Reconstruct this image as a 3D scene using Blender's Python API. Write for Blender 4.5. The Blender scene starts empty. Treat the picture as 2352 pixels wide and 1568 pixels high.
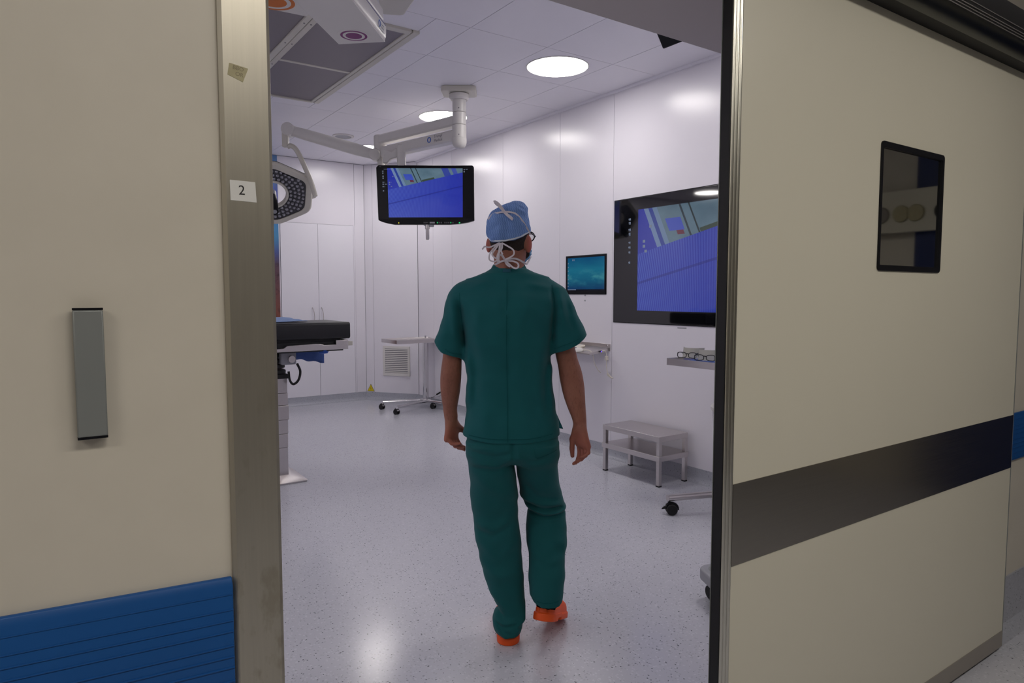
import bpy, bmesh, math, random
import numpy as np
from mathutils import Vector, Matrix
from math import sin, cos, pi, radians, sqrt

random.seed(4)
SC = bpy.context.scene
COL = SC.collection

# ------------------------------------------------------------------ camera, world, light, exposure
cam_d = bpy.data.cameras.new('camera')
cam_d.sensor_width = 36.0
cam_d.lens = 23.878
cam = bpy.data.objects.new('camera', cam_d)
cam.location = (0, 0, 1.42)
cam.rotation_euler = (radians(86.0), 0, radians(-34.6))
cam_d.clip_start = 0.05
COL.objects.link(cam)
SC.camera = cam

world = bpy.data.worlds.new('world')
world.use_nodes = True
world.node_tree.nodes['Background'].inputs[0].default_value = (0.02, 0.021, 0.024, 1)
world.node_tree.nodes['Background'].inputs[1].default_value = 0.3
SC.world = world

SC.view_settings.view_transform = 'Standard'
SC.view_settings.look = 'None'
SC.view_settings.exposure = 0.0
SC.view_settings.gamma = 1.0
SC.view_settings.use_curve_mapping = False
THEATRE_LIGHT = 24.0     # radiance of the round ceiling lights in the theatre
CORRIDOR_LIGHT = 15.5    # radiance of the corridor's ceiling panels


# ------------------------------------------------------------------ small node language
def lin(c):
    r = []
    for v in c[:3]:
        v = v / 255.0
        r.append(v / 12.92 if v <= 0.04045 else ((v + 0.055) / 1.055) ** 2.4)
    return (r[0], r[1], r[2], 1.0)


class V:
    """a node socket with arithmetic"""
    def __init__(s, nt, sock):
        s.nt, s.k = nt, sock

    def op(s, o, b=None, c=None):
        n = s.nt.nodes.new('ShaderNodeMath')
        n.operation = o
        s.nt.links.new(s.k, n.inputs[0])
        for i, x in ((1, b), (2, c)):
            if x is None:
                continue
            if isinstance(x, V):
                s.nt.links.new(x.k, n.inputs[i])
            else:
                n.inputs[i].default_value = x
        return V(s.nt, n.outputs[0])

    def __add__(s, b): return s.op('ADD', b)
    def __sub__(s, b): return s.op('SUBTRACT', b)
    def __mul__(s, b): return s.op('MULTIPLY', b)
    def gt(s, b): return s.op('GREATER_THAN', b)
    def lt(s, b): return s.op('LESS_THAN', b)
    def sin(s): return s.op('SINE')
    def abs(s): return s.op('ABSOLUTE')
    def clamp(s):
        v = s.op('MAXIMUM', 0.0)
        return v.op('MINIMUM', 1.0)


class Mat:
    def __init__(s, name, col=(200, 200, 200), rough=.5, metal=0.0, spec=.5, **kw):
        m = bpy.data.materials.new(name)
        m.use_nodes = True
        s.m, s.nt = m, m.node_tree
        s.b = s.nt.nodes['Principled BSDF']
        s.b.inputs['Base Color'].default_value = lin(col)
        s.b.inputs['Roughness'].default_value = rough
        s.b.inputs['Metallic'].default_value = metal
        s.b.inputs['Specular IOR Level'].default_value = spec
        for k, v in kw.items():
            s.b.inputs[k.replace('_', ' ')].default_value = v

    def node(s, t, **kw):
        n = s.nt.nodes.new(t)
        for k, v in kw.items():
            setattr(n, k, v)
        return n

    def link(s, a, b):
        s.nt.links.new(a.k if isinstance(a, V) else a, b)

    def coord(s, kind='Object', scale=(1, 1, 1), rot=(0, 0, 0)):
        t = s.node('ShaderNodeTexCoord')
        mp = s.node('ShaderNodeMapping')
        mp.inputs['Scale'].default_value = scale
        mp.inputs['Rotation'].default_value = rot
        s.link(t.outputs[kind], mp.inputs[0])
        return mp.outputs[0]

    def xyz(s, kind='Object'):
        t = s.node('ShaderNodeTexCoord')
        n = s.node('ShaderNodeSeparateXYZ')
        s.link(t.outputs[kind], n.inputs[0])
        return [V(s.nt, o) for o in n.outputs]

    def noise(s, scale, detail=3, rough=.5, vec=None, kind='Object', stretch=(1, 1, 1)):
        n = s.node('ShaderNodeTexNoise')
        n.inputs['Scale'].default_value = scale
        n.inputs['Detail'].default_value = detail
        n.inputs['Roughness'].default_value = rough
        s.link(vec if vec is not None else s.coord(kind, stretch), n.inputs['Vector'])
        return V(s.nt, n.outputs['Fac'])

    def vor(s, scale, vec=None, feature='F1'):
        n = s.node('ShaderNodeTexVoronoi', feature=feature)
        n.inputs['Scale'].default_value = scale
        s.link(vec if vec is not None else s.coord(), n.inputs['Vector'])
        sp = s.node('ShaderNodeSeparateColor')
        s.link(n.outputs['Color'], sp.inputs[0])
        return V(s.nt, n.outputs['Distance']), V(s.nt, sp.outputs[0]), V(s.nt, sp.outputs[1])

    def mix(s, fac, a, b):
        n = s.node('ShaderNodeMix', data_type='RGBA')
        ins = [i for i in n.inputs if i.type == 'RGBA']
        f = n.inputs[0]
        if isinstance(fac, V):
            s.link(fac, f)
        else:
            f.default_value = fac
        for i, x in zip(ins, (a, b)):
            if isinstance(x, tuple):
                i.default_value = lin(x)
            else:
                s.link(x, i)
        return [o for o in n.outputs if o.type == 'RGBA'][0]

    def ramp(s, fac, stops):
        n = s.node('ShaderNodeValToRGB')
        e = n.color_ramp.elements
        while len(e) < len(stops):
            e.new(0.5)
        for el, (p, c) in zip(e, stops):
            el.position = p
            el.color = lin(c)
        s.link(fac, n.inputs[0])
        return n.outputs[0]

    def color(s, sock):
        s.link(sock, s.b.inputs['Base Color'])
        return s

    def bump(s, h, strength=.2, dist=.002):
        n = s.node('ShaderNodeBump')
        n.inputs['Strength'].default_value = strength
        n.inputs['Distance'].default_value = dist
        s.link(h, n.inputs['Height'])
        s.link(n.outputs[0], s.b.inputs['Normal'])
        return s

    def emit(s, col, strength):
        if isinstance(col, tuple):
            s.b.inputs['Emission Color'].default_value = lin(col)
        else:
            s.link(col, s.b.inputs['Emission Color'])
        s.b.inputs['Emission Strength'].default_value = strength
        return s


def plain(name, col, rough=.5, metal=0., spec=.5, var=6, vscale=6, bump=0, bscale=300, stretch=(1, 1, 1), **kw):
    m = Mat(name, col, rough, metal, spec, **kw)
    if var:
        n = m.noise(vscale, 3, stretch=stretch)
        lo = tuple(max(0, c - var) for c in col)
        hi = tuple(min(255, c + var) for c in col)
        m.color(m.mix(n, lo, hi))
    if bump:
        m.bump(m.noise(bscale, 2, stretch=stretch), bump, .001)
    return m


# theatre surfaces
m_panel = plain('white_wall_panel', (229, 226, 234), .25, 0, .5, 2, 1.5)
m_ceiling = plain('white_ceiling_tile', (240, 238, 246), .45, 0, .3, 2, 2)
m_gap = plain('joint_backing', (150, 149, 158), .8, 0, .2, 2)  # plain grey of the backing that is seen in the joints
m_cupboard = plain('white_cupboard_laminate', (230, 228, 236), .4, 0, .4, 2, 1)


def floor_mat(name, base, lo, rough):
    m = Mat(name, base, rough, 0, .5)
    nz = m.node('ShaderNodeTexNoise')
    nz.inputs['Scale'].default_value = 160
    m.link(m.coord(), nz.inputs['Vector'])
    add = m.node('ShaderNodeVectorMath', operation='MULTIPLY_ADD')
    m.link(nz.outputs['Color'], add.inputs[0])
    add.inputs[1].default_value = (.012, .012, 0)
    m.link(m.coord(), add.inputs[2])
    vec = add.outputs[0]
    c = m.mix(m.noise(1.3, 3), lo, base)
    d, r, g = m.vor(80, vec)
    c = m.mix(d.lt(.36) * r.gt(.6), c, tuple(min(255, v + 7) for v in base))
    d, r, g = m.vor(85, vec)
    c = m.mix(d.lt(.27) * r.gt(.62) * .4, c, tuple(int(v * .66) for v in base))
    d, r, g = m.vor(66, vec)
    c = m.mix(d.lt(.19) * r.gt(.55) * .8, c, (58, 60, 66))
    m.color(c)
    m.bump(m.noise(90, 2), .04, .002)
    return m


m_floor = floor_mat('speckled_vinyl', (196, 197, 206), (188, 189, 200), .19)
m_skirt = floor_mat('speckled_vinyl_upstand', (170, 172, 182), (164, 166, 176), .4)
# corridor surfaces
m_cream = plain('cream_laminate', (206, 200, 187), .42, 0, .4, 5, 9, .05, 500)
m_doorcream = plain('cream_door_laminate', (207, 203, 187), .38, 0, .4, 2, 2)
m_kick = plain('grey_kick_strip', (140, 134, 126), .4, 0, .4, 5, 8)
m_blue = plain('blue_wall_guard', (20, 80, 146), .42, 0, .4, 3, 5)
m_soffit = plain('grey_opening_lining', (196, 188, 190), .5, 0, .4, 3, 3)


def steel(name, col=(178, 174, 166), rough=.32, stretch=(1, 1, .02), wear=0, scale=260):
    m = Mat(name, col, rough, 1.0)
    n = m.noise(scale, 2, stretch=stretch)
    c = m.mix(n, tuple(int(v * .965) for v in col), tuple(min(255, int(v * 1.025)) for v in col))
    if wear:
        # smears and dirt marks climbing from the foot of the frame
        w = m.noise(26, 4, .6, stretch=(1, 1, .45))
        z = m.xyz()[2]
        k = ((w - .54) * 9.0).clamp() * (((z * -1.0) + 1.45) * 1.2).clamp() * .55
        c = m.mix(k, c, (128, 118, 96))
    m.color(c)
    rr = n * .06
    m.link(rr + (rough - .03), m.b.inputs['Roughness'])
    return m


m_frame_steel = steel('brushed_steel_frame', (178, 173, 160), .34, wear=1)
m_frame_steel.b.inputs['Metallic'].default_value = .78
m_dim_wall = plain('brown_grey_corridor_wall', (98, 93, 85), .6, 0, .3, 4, 3)
m_band_steel = steel('brushed_steel_band', (150, 146, 138), .2, (.02, 1, 1))
m_steel = steel('satin_steel', (208, 203, 202), .3, (1, .03, 1))
m_chrome = Mat('chrome', (215, 214, 216), .12, 1.0)
m_alu = steel('aluminium_profile', (206, 204, 194), .3, (1, 1, .01))
m_dark_alu = steel('dark_rail_cover', (84, 86, 84), .3, (.01, 1, 1))
m_rubber = plain('black_rubber', (17, 17, 20), .55, 0, .4, 3, 30)
m_black = plain('black_plastic', (12, 13, 19), .4, 0, .25, 2, 20)
m_grey = plain('grey_plastic', (150, 151, 158), .42, 0, .5, 3, 15)
m_grey2 = plain('mid_grey_anodised', (139, 143, 142), .45, .35, .5, 2, 15)
m_white = plain('white_lacquer', (214, 211, 208), .35, 0, .5, 2, 8)
m_white_warm = plain('warm_white_lacquer', (204, 200, 190), .38, 0, .5, 2, 8)
m_cable_white = plain('white_cable', (220, 214, 202), .5, 0, .4, 2, 30)
m_pad = plain('black_mattress_vinyl', (20, 20, 25), .42, 0, .5, 2, 12, .08, 220)
m_bellows = plain('black_bellows', (15, 15, 18), .5, 0, .5, 2, 30)
m_bluecloth = plain('blue_drape_cloth', (76, 98, 158), .85, 0, .2, 9, 18, .3, 240)
m_pale_bluecloth = plain('pale_blue_drape_cloth', (142, 164, 208), .85, 0, .2, 12, 14, .3, 240)
m_label = plain('white_label', (222, 222, 220), .5, 0, .4, 2, 10)
m_ink = plain('dark_ink', (44, 42, 44), .6, 0, .3, 0)
m_faint_ink = plain('faded_ink', (138, 130, 104), .6, 0, .3, 0)
m_tape = plain('yellowed_tape', (172, 164, 130), .55, 0, .4, 10, 60)
m_yellow = plain('yellow_sticker', (214, 190, 20), .5, 0, .4, 2)
m_purple = plain('purple_marker', (122, 44, 112), .5, 0, .4, 3)
m_orange_mark = plain('orange_marker', (204, 112, 40), .5, 0, .4, 3)
m_blue_stripe = plain('blue_stripe', (44, 50, 120), .4, 0, .4, 2)
m_logo_blue = plain('logo_blue', (70, 110, 190), .4, 0, .4, 2)
m_logo_grey = plain('logo_grey', (120, 118, 124), .4, 0, .4, 2)
m_bagfilm = Mat('clear_bag_film', (214, 212, 216), .18, 0, .5, Alpha=.42)
m_visor = plain('smoky_visor', (170, 168, 160), .25, 0, .5, 2)
m_navy = plain('navy_reflection_panel', (18, 38, 92), .4, 0, .5, 2)
m_led_body = plain('dark_led_field', (62, 62, 68), .35, .2, .5, 6, 60)
m_lens = Mat('led_lens', (150, 150, 158), .08, .6, .8)
m_light = Mat('light_diffuser', (255, 255, 255), .6).emit((255, 250, 246), THEATRE_LIGHT)
m_corr_light = Mat('corridor_light_diffuser', (255, 255, 255), .6).emit((255, 248, 236), CORRIDOR_LIGHT)

# perforated outlet panel of the clean-air ceiling
m_perf = Mat('perforated_sheet', (128, 122, 126), .5, .4, .4)
_x, _y, _z = m_perf.xyz()
_h = ((_x * 900.0).sin() * (_y * 900.0).sin()).gt(.12)
m_perf.color(m_perf.mix(_h, (152, 146, 151), (120, 115, 119)))

# window pane of the sliding door: dark glass that mirrors the corridor
m_pane = Mat('dark_door_glass', (6, 8, 12), .03, 0, 1.0, IOR=2.6)

# screens
def feed_colors(m, u, v):
    """a camera feed: blue ribbed cloth below a slanted edge, a row of greenish panels above"""
    edge = u * .356 + .56
    below = (v - edge).lt(0.0)
    st = ((u * 420.0) + (v * 60.0) + (u * v) * -110.0).sin() * .5 + .5
    fade = ((u * -1.1) + 1.05).clamp()
    cloth = m.mix(st * fade * .75, (38, 52, 170), (86, 112, 204))
    seam = ((v - (u * .37 + .27)).abs()).lt(.012)
    cloth = m.mix(seam * .6, cloth, (26, 34, 130))
    w = u + (v - .8) * .28
    def band(a, b):
        return w.gt(a) * w.lt(b)
    up = m.mix(m.noise(6, 3, kind='UV'), (66, 92, 110), (112, 140, 156))
    up = m.mix(w.lt(.1), up, (40, 54, 168))
    up = m.mix(band(.1, .135), up, (116, 140, 180))
    up = m.mix(band(.135, .165), up, (44, 66, 150))
    up = m.mix(band(.165, .2), up, (110, 136, 170))
    up = m.mix(band(.23, .34) * v.gt(.76) * v.lt(.88), up, (60, 82, 186))
    up = m.mix(band(.28, .33) * v.gt(.72) * v.lt(.76), up, (104, 40, 60))
    up = m.mix(band(.36, .374), up, (38, 56, 64))
    up = m.mix(band(.425, .436), up, (34, 50, 52))
    up = m.mix(band(.44, .62) * (v - edge).lt(.04), up, (56, 72, 60))
    up = m.mix(band(.77, .86), up, (52, 70, 156))
    up = m.mix(band(.9, .96), up, (66, 82, 170))
    return m.mix(below, up, cloth)


def screen_mat(name, kind):
    m = Mat(name, (3, 3, 5), .06, 0, .6)
    if kind == 'feed_big':
        m.b.inputs['IOR'].default_value = 1.75
    u, v, _ = m.xyz('UV')
    if kind == 'feed':
        m.emit(feed_colors(m, u, v), .78)
    elif kind == 'feed_big':
        m.emit(feed_colors(m, u, v), .58)
    else:
        n = m.noise(2.4, 4, .6, kind='UV', stretch=(1, 1.6, 1))
        c = m.ramp(v + (n - .5) * .35, [(0, (16, 60, 108)), (.35, (24, 108, 140)), (.62, (28, 120, 150)), (1, (16, 84, 128))])
        glow = ((n - .47) * 5.0).clamp() * (((v - .42).abs() * -3.2) + 1.0).clamp() * .5
        c = m.mix(glow, c, (92, 176, 176))
        c = m.mix(v.lt(.035), c, (20, 26, 40))
        m.emit(c, .62)
    return m


m_feed = screen_mat('monitor_feed', 'feed')
m_feed_big = screen_mat('wall_display_feed', 'feed_big')
m_desktop = screen_mat('desktop_picture', 'desktop')
m_screen_glass = Mat('black_display_glass', (4, 5, 9), .28, 0, .3)
m_big_glass = Mat('black_mirror_glass', (4, 5, 9), .04, 0, .6, IOR=1.66)
m_icon = Mat('screen_glyph', (5, 5, 5), .3).emit((170, 185, 215), .35)
m_led_green = Mat('green_indicator', (5, 40, 20), .3).emit((40, 220, 120), .9)
m_led_yellow = Mat('yellow_indicator', (40, 40, 5), .3).emit((215, 205, 40), .9)
m_led_violet = Mat('violet_indicator', (20, 5, 40), .3).emit((120, 90, 250), 1.2)

# printed wall picture: sky, sea, rust-coloured rock
m_mural = Mat('mural_print', (100, 140, 190), .35, 0, .4)
_z = m_mural.xyz()[2]
_n = m_mural.noise(3.0, 6, .65)
_t = (_z * (1 / 3.2)) + (_n - .5) * .05
_sea = m_mural.ramp(_t, [(0, (96, 66, 60)), (.36, (128, 76, 62)), (.55, (92, 70, 84)), (.6, (78, 92, 150)), (.66, (70, 138, 184)),
                         (.75, (66, 130, 190)), (.79, (62, 62, 158)), (.84, (70, 84, 170)), (.9, (104, 144, 190)), (1, (96, 134, 182))])
_rock = (m_mural.noise(14, 6, .75) - .5) * 5.0
m_mural.color(m_mural.mix(_rock.clamp() * _t.lt(.6), _sea, (58, 42, 50)))

# person
def cloth_mat(name, col, col2, rough=.85, weave=900, b=.12):
    m = Mat(name, col, rough, 0, .15)
    m.color(m.mix(m.noise(7, 4), col2, col))
    m.bump(m.noise(weave, 2) * .35 + m.noise(22, 4), b, .006)
    m.b.inputs['Sheen Weight'].default_value = .08
    return m


m_scrub = cloth_mat('green_scrub_cotton', (28, 96, 98), (24, 86, 92))
m_scrub2 = cloth_mat('green_scrub_trousers', (27, 92, 94), (23, 82, 86))
m_seam = plain('scrub_seam', (20, 80, 83), .9, 0, .1, 2, 40)
m_skin = Mat('skin', (150, 98, 80), .5, 0, .35)
_x, _y, _z = m_skin.xyz()
_c = m_skin.mix(m_skin.noise(22, 5, .6), (132, 82, 68), (164, 112, 92))
_hairy = ((m_skin.noise(140, 4, .7, stretch=(1, 1, .28)) - .52) * 6.0).clamp() * _z.gt(.90) * _z.lt(1.3) * .38
_c = m_skin.mix(_hairy, _c, (84, 54, 42))
_ear = (((_x + .0145).abs() - .066) * 60.0).clamp() * _z.gt(1.56) * _z.lt(1.68) * .55
_c = m_skin.mix(_ear, _c, (176, 70, 60))
_hand = (((_z * -1.0) + .90) * 20.0).clamp() * _z.gt(.66) * .35
m_skin.color(m_skin.mix(_hand, _c, (176, 98, 84)))
m_skin.b.inputs['Subsurface Weight'].default_value = .08
m_skin.b.inputs['Subsurface Radius'].default_value = (.01, .004, .002)
m_skin.bump(m_skin.noise(160, 3), .12, .002)
m_hair = plain('dark_cropped_hair', (46, 38, 36), .8, 0, .2, 14, 160, .5, 420)
m_cap = Mat('blue_nonwoven_cap', (92, 132, 196), .8, 0, .2)
_x, _y, _z = m_cap.xyz()
_wv = (_x * 900.0 + (_z * 420.0).sin() * 1.1 + (_z * -120.0)).sin() * .5 + .5
m_cap.color(m_cap.mix(_wv * .6 + m_cap.noise(11, 3) * .35, (132, 166, 218), (84, 114, 178)))
m_cap.bump(_wv + m_cap.noise(16, 4) * 2.0, .35, .003)
m_ribbon = plain('white_tie_ribbon', (214, 208, 216), .8, 0, .2, 6, 60)
m_mask = plain('blue_surgical_mask', (112, 160, 202), .8, 0, .2, 5, 40)
m_clog = plain('orange_clog_foam', (236, 88, 26), .5, 0, .4, 6, 20)
m_clog_dark = plain('clog_vent_dark', (70, 24, 10), .7, 0, .3, 2)
m_sock = plain('black_sock', (10, 10, 13), .9, 0, .1, 2, 60)
m_eye = plain('eye_white', (220, 216, 210), .2, 0, .5, 2)
m_lensglass = Mat('spectacle_lens', (230, 235, 238), .05, 0, .5, Alpha=.2)


# ------------------------------------------------------------------ mesh helpers
class MB:
    def __init__(s):
        s.v, s.f, s.uv = [], [], None

    def add(s, vs, fs):
        o = len(s.v)
        s.v += [tuple(float(c) for c in p) for p in vs]
        s.f += [tuple(i + o for i in f) for f in fs]
        return s

    def box(s, x0, x1, y0, y1, z0, z1):
        p = [(x, y, z) for x in (x0, x1) for y in (y0, y1) for z in (z0, z1)]
        return s.add(p, [(0, 1, 3, 2), (4, 6, 7, 5), (0, 4, 5, 1), (2, 3, 7, 6), (0, 2, 6, 4), (1, 5, 7, 3)])

    def obox(s, c, ax, ay, az):
        """box about c with half-extent vectors"""
        c, ax, ay, az = (np.array(q, float) for q in (c, ax, ay, az))
        p = [c + i * ax + j * ay + k * az for i in (-1, 1) for j in (-1, 1) for k in (-1, 1)]
        return s.add(p, [(0, 1, 3, 2), (4, 6, 7, 5), (0, 4, 5, 1), (2, 3, 7, 6), (0, 2, 6, 4), (1, 5, 7, 3)])

    def prism(s, poly, t0, t1, fn):
        """polygon (a,b) swept from t0 to t1; fn(a,b,t) -> xyz"""
        n = len(poly)
        vs = [fn(a, b, t0) for a, b in poly] + [fn(a, b, t1) for a, b in poly]
        fs = [tuple(range(n)), tuple(range(2 * n - 1, n - 1, -1))]
        fs += [(i, n + i, n + (i + 1) % n, (i + 1) % n) for i in range(n)]
        return s.add(vs, fs)

    def tube(s, pts, r, seg=10, closed=False, flat=None):
        pts = [np.array(p, float) for p in pts]
        n = len(pts)
        rs = r if hasattr(r, '__len__') else [r] * n
        rings = []
        prev = None
        for i, p in enumerate(pts):
            if closed:
                t = pts[(i + 1) % n] - pts[i - 1]
            else:
                t = pts[min(i + 1, n - 1)] - pts[max(i - 1, 0)]
            t /= np.linalg.norm(t) + 1e-12
            if prev is None:
                a = np.array([0, 0, 1.]) if abs(t[2]) < .9 else np.array([1., 0, 0])
                u = np.cross(t, a)
            else:
                u = prev - t * np.dot(prev, t)
            u /= np.linalg.norm(u) + 1e-12
            prev = u
            w = np.cross(t, u)
            rings.append([p + rs[i] * (cos(2 * pi * k / seg) * u + sin(2 * pi * k / seg) * w) for k in range(seg)])
        vs = [q for ring in rings for q in ring]
        fs = []
        m = n if closed else n - 1
        for i in range(m):
            j = (i + 1) % n
            for k in range(seg):
                l = (k + 1) % seg
                fs.append((i * seg + k, i * seg + l, j * seg + l, j * seg + k))
        if not closed:
            fs.append(tuple(range(seg - 1, -1, -1)))
            fs.append(tuple((n - 1) * seg + k for k in range(seg)))
        return s.add(vs, fs)

    def cyl(s, p0, p1, r0, r1=None, seg=24):
        return s.tube([p0, p1], [r0, r0 if r1 is None else r1], seg)

    def lathe(s, prof, c=(0, 0, 0), seg=32, ax='z'):
        vs, fs = [], []
        n = len(prof)
        for k in range(seg):
            a = 2 * pi * k / seg
            for r, h in prof:
                p = (r * cos(a), r * sin(a), h)
                if ax == 'x':
                    p = (h, r * cos(a), r * sin(a))
                elif ax == 'y':
                    p = (r * cos(a), h, r * sin(a))
                vs.append((p[0] + c[0], p[1] + c[1], p[2] + c[2]))
        for k in range(seg):
            l = (k + 1) % seg
            for i in range(n - 1):
                fs.append((k * n + i, l * n + i, l * n + i + 1, k * n + i + 1))
        if prof[0][0] > 1e-6:
            fs.append(tuple(k * n for k in range(seg - 1, -1, -1)))
        if prof[-1][0] > 1e-6:
            fs.append(tuple(k * n + n - 1 for k in range(seg)))
        return s.add(vs, fs)

    def strip(s, pts, width, normal, thick=.0015):
        """flat ribbon along pts, its face turned to the given normal(s)"""
        pts = [np.array(p, float) for p in pts]
        n = len(pts)
        vs = []
        for i, p in enumerate(pts):
            t = pts[min(i + 1, n - 1)] - pts[max(i - 1, 0)]
            t /= np.linalg.norm(t) + 1e-12
            nn = np.array(normal[i] if hasattr(normal[0], '__len__') else normal, float)
            w = np.cross(t, nn)
            w /= np.linalg.norm(w) + 1e-12
            nn = np.cross(w, t)
            ww = (width[i] if hasattr(width, '__len__') else width) / 2
            h = thick / 2
            vs += [p - w * ww - nn * h, p + w * ww - nn * h, p + w * ww + nn * h, p - w * ww + nn * h]
        fs = []
        for i in range(n - 1):
            a, b = 4 * i, 4 * i + 4
            for k in range(4):
                l = (k + 1) % 4
                fs.append((a + k, a + l, b + l, b + k))
        fs += [(3, 2, 1, 0), (4 * n - 4, 4 * n - 3, 4 * n - 2, 4 * n - 1)]
        return s.add(vs, fs)

    def quad_uv(s, p):
        s.add(p, [(0, 1, 2, 3)])
        s.uv = [(0, 0), (1, 0), (1, 1), (0, 1)]
        return s

    def mesh(s, name, mat, smooth=35):
        me = bpy.data.meshes.new(name)
        me.from_pydata(s.v, [], s.f)
        me.update()
        bm = bmesh.new()
        bm.from_mesh(me)
        if s.uv is None:
            bmesh.ops.recalc_face_normals(bm, faces=bm.faces)
        bm.to_mesh(me)
        bm.free()
        if s.uv is not None:
            l = me.uv_layers.new(name='uv')
            for i, u in enumerate(s.uv):
                l.data[i].uv = u
        if mat is not None:
            me.materials.append(mat.m)
        me.polygons.foreach_set('use_smooth', [True] * len(me.polygons))
        me.set_sharp_from_angle(angle=radians(smooth))
        return me


def obj(name, mb, mat, parent=None, bevel=0, smooth=35, local=False, seg=2):
    me = mb if isinstance(mb, bpy.types.Mesh) else mb.mesh(name, mat, smooth)
    o = bpy.data.objects.new(name, me)
    COL.objects.link(o)
    if parent is not None:
        o.parent = parent
        if not local and parent.type == 'EMPTY':
            o.matrix_parent_inverse = parent.matrix_basis.inverted()
    if bevel:
        b = o.modifiers.new('bevel', 'BEVEL')
        b.width = bevel
        b.segments = seg
        b.limit_method = 'ANGLE'
        b.angle_limit = radians(40)
    return o


def tag(o, label=None, cat=None, group=None, kind=None):
    if label: o['label'] = label
    if cat: o['category'] = cat
    if group: o['group'] = group
    if kind: o['kind'] = kind
    return o


def thing(name, label, cat, loc=(0, 0, 0), rz=0, group=None, kind=None):
    o = bpy.data.objects.new(name, None)
    o.empty_display_size = .1
    o.location = loc
    o.rotation_euler = (0, 0, rz)
    o.matrix_basis = Matrix.Translation(loc) @ Matrix.Rotation(rz, 4, 'Z')
    COL.objects.link(o)
    return tag(o, label, cat, group, kind)


def copy_tree(o, parent=None):
    c = o.copy()
    COL.objects.link(c)
    if parent is not None:
        c.parent = parent
    for ch in list(o.children):
        copy_tree(ch, c)
    return c


def text(body, size, mat, parent, M, ext=.0004, name='lettering', local=False):
    cu = bpy.data.curves.new(name, 'FONT')
    cu.body = body
    cu.size = size
    cu.extrude = ext
    cu.align_x = 'CENTER'
    cu.align_y = 'CENTER'
    cu.materials.append(mat.m)
    tmp = bpy.data.objects.new(name, cu)
    COL.objects.link(tmp)
    me = bpy.data.meshes.new_from_object(tmp.evaluated_get(bpy.context.evaluated_depsgraph_get()))
    bpy.data.objects.remove(tmp)
    o = bpy.data.objects.new(name, me)
    COL.objects.link(o)
    o.parent = parent
    if not local and parent is not None and parent.type == 'EMPTY':
        o.matrix_parent_inverse = parent.matrix_basis.inverted()
    o.matrix_basis = M
    return o


def frame(o, x, z):
    """matrix with x axis and z axis (face normal), y = z cross x"""
    x = Vector(x).normalized()
    z = Vector(z).normalized()
    y = z.cross(x)
    return Matrix(((x[0], y[0], z[0], o[0]), (x[1], y[1], z[1], o[1]), (x[2], y[2], z[2], o[2]), (0, 0, 0, 1)))


def rrect(x0, x1, y0, y1, r, n=5):
    p = []
    for cx, cy, a0 in ((x1 - r, y1 - r, 0), (x0 + r, y1 - r, 90), (x0 + r, y0 + r, 180), (x1 - r, y0 + r, 270)):
        for i in range(n + 1):
            a = radians(a0 + 90 * i / n)
            p.append((cx + r * cos(a), cy + r * sin(a)))
    return p


def bez(p0, p1, p2, p3, n=12):
    p0, p1, p2, p3 = (np.array(p, float) for p in (p0, p1, p2, p3))
    return [((1 - t) ** 3) * p0 + 3 * t * (1 - t) ** 2 * p1 + 3 * t * t * (1 - t) * p2 + t ** 3 * p3 for t in np.linspace(0, 1, n)]


def spline(pts, n=8):
    """Catmull-Rom through pts"""
    P = [np.array(p, float) for p in pts]
    P = [2 * P[0] - P[1]] + P + [2 * P[-1] - P[-2]]
    out = []
    for i in range(1, len(P) - 2):
        for t in np.linspace(0, 1, n, endpoint=False):
            a, b, c, d = P[i - 1], P[i], P[i + 1], P[i + 2]
            out.append(.5 * (2 * b + (c - a) * t + (2 * a - 5 * b + 4 * c - d) * t * t + (3 * b - a - 3 * c + d) * t ** 3))
    out.append(P[-2])
    return out


XZ = lambda a, b, t: (a, t, b)      # polygon in x,z swept along y
YZ = lambda a, b, t: (t, a, b)      # polygon in y,z swept along x
XY = lambda a, b, t: (a, b, t)      # polygon in x,y swept along z

# ------------------------------------------------------------------ ROOM SHELL
XR, YF, ZC = 4.03, 8.62, 3.12        # right wall, far wall, ceiling of the theatre
XL, Y0, Y1 = -2.2, 1.14, 1.42        # left wall, corridor face and room face of the partition

fl = obj('floor', MB().box(-3.2, 5.4, -2.9, 8.9, -.06, 0), m_floor)
tag(fl, 'pale grey speckled vinyl floor of theatre and corridor', 'floor', kind='structure')

# right wall: backing slab and its tall panels with recessed joints
wr = obj('wall_right', MB().box(XR + .012, XR + .12, Y1, YF, 0, ZC + .08), m_gap)
tag(wr, 'right white theatre wall of tall flush panels', 'wall', kind='structure')
G = .0017
for a, b in ((7.99, 7.57), (7.57, 7.1), (7.1, 6.01), (6.01, 5.05), (5.05, 4.325), (4.325, 3.05), (3.05, 1.95), (1.95, 1.43)):
    obj('wall_panel', MB().box(XR, XR + .014, b + G, a - G, .1, ZC + .004), m_panel, wr, bevel=.001)

# angled corner
ca, cb = np.array([3.56, YF]), np.array([4.03, 8.0])
cd = (cb - ca) / np.linalg.norm(cb - ca)
cn = np.array([-cd[1], cd[0]])
if cn[1] > 0: cn = -cn
cL = np.linalg.norm(cb - ca)
def cpt(t, o, z):
    p = ca + cd * t + cn * o
    return (p[0], p[1], z)
wc = obj('wall_corner', MB().prism([(0, -.1), (cL, -.1), (cL, -.012), (0, -.012)], 0, ZC + .08, lambda a, b, t: cpt(a, b, t)), m_gap)
tag(wc, 'angled white wall section across the far right corner', 'wall', kind='structure')
for a, b in ((.0, .122), (.122, cL)):
    obj('wall_panel', MB().prism([(a + G, -.012), (b - G, -.012), (b - G, 0), (a + G, 0)], .1, ZC - .004, lambda a, b, t: cpt(a, b, t)), m_panel, wc, bevel=.001)

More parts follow.
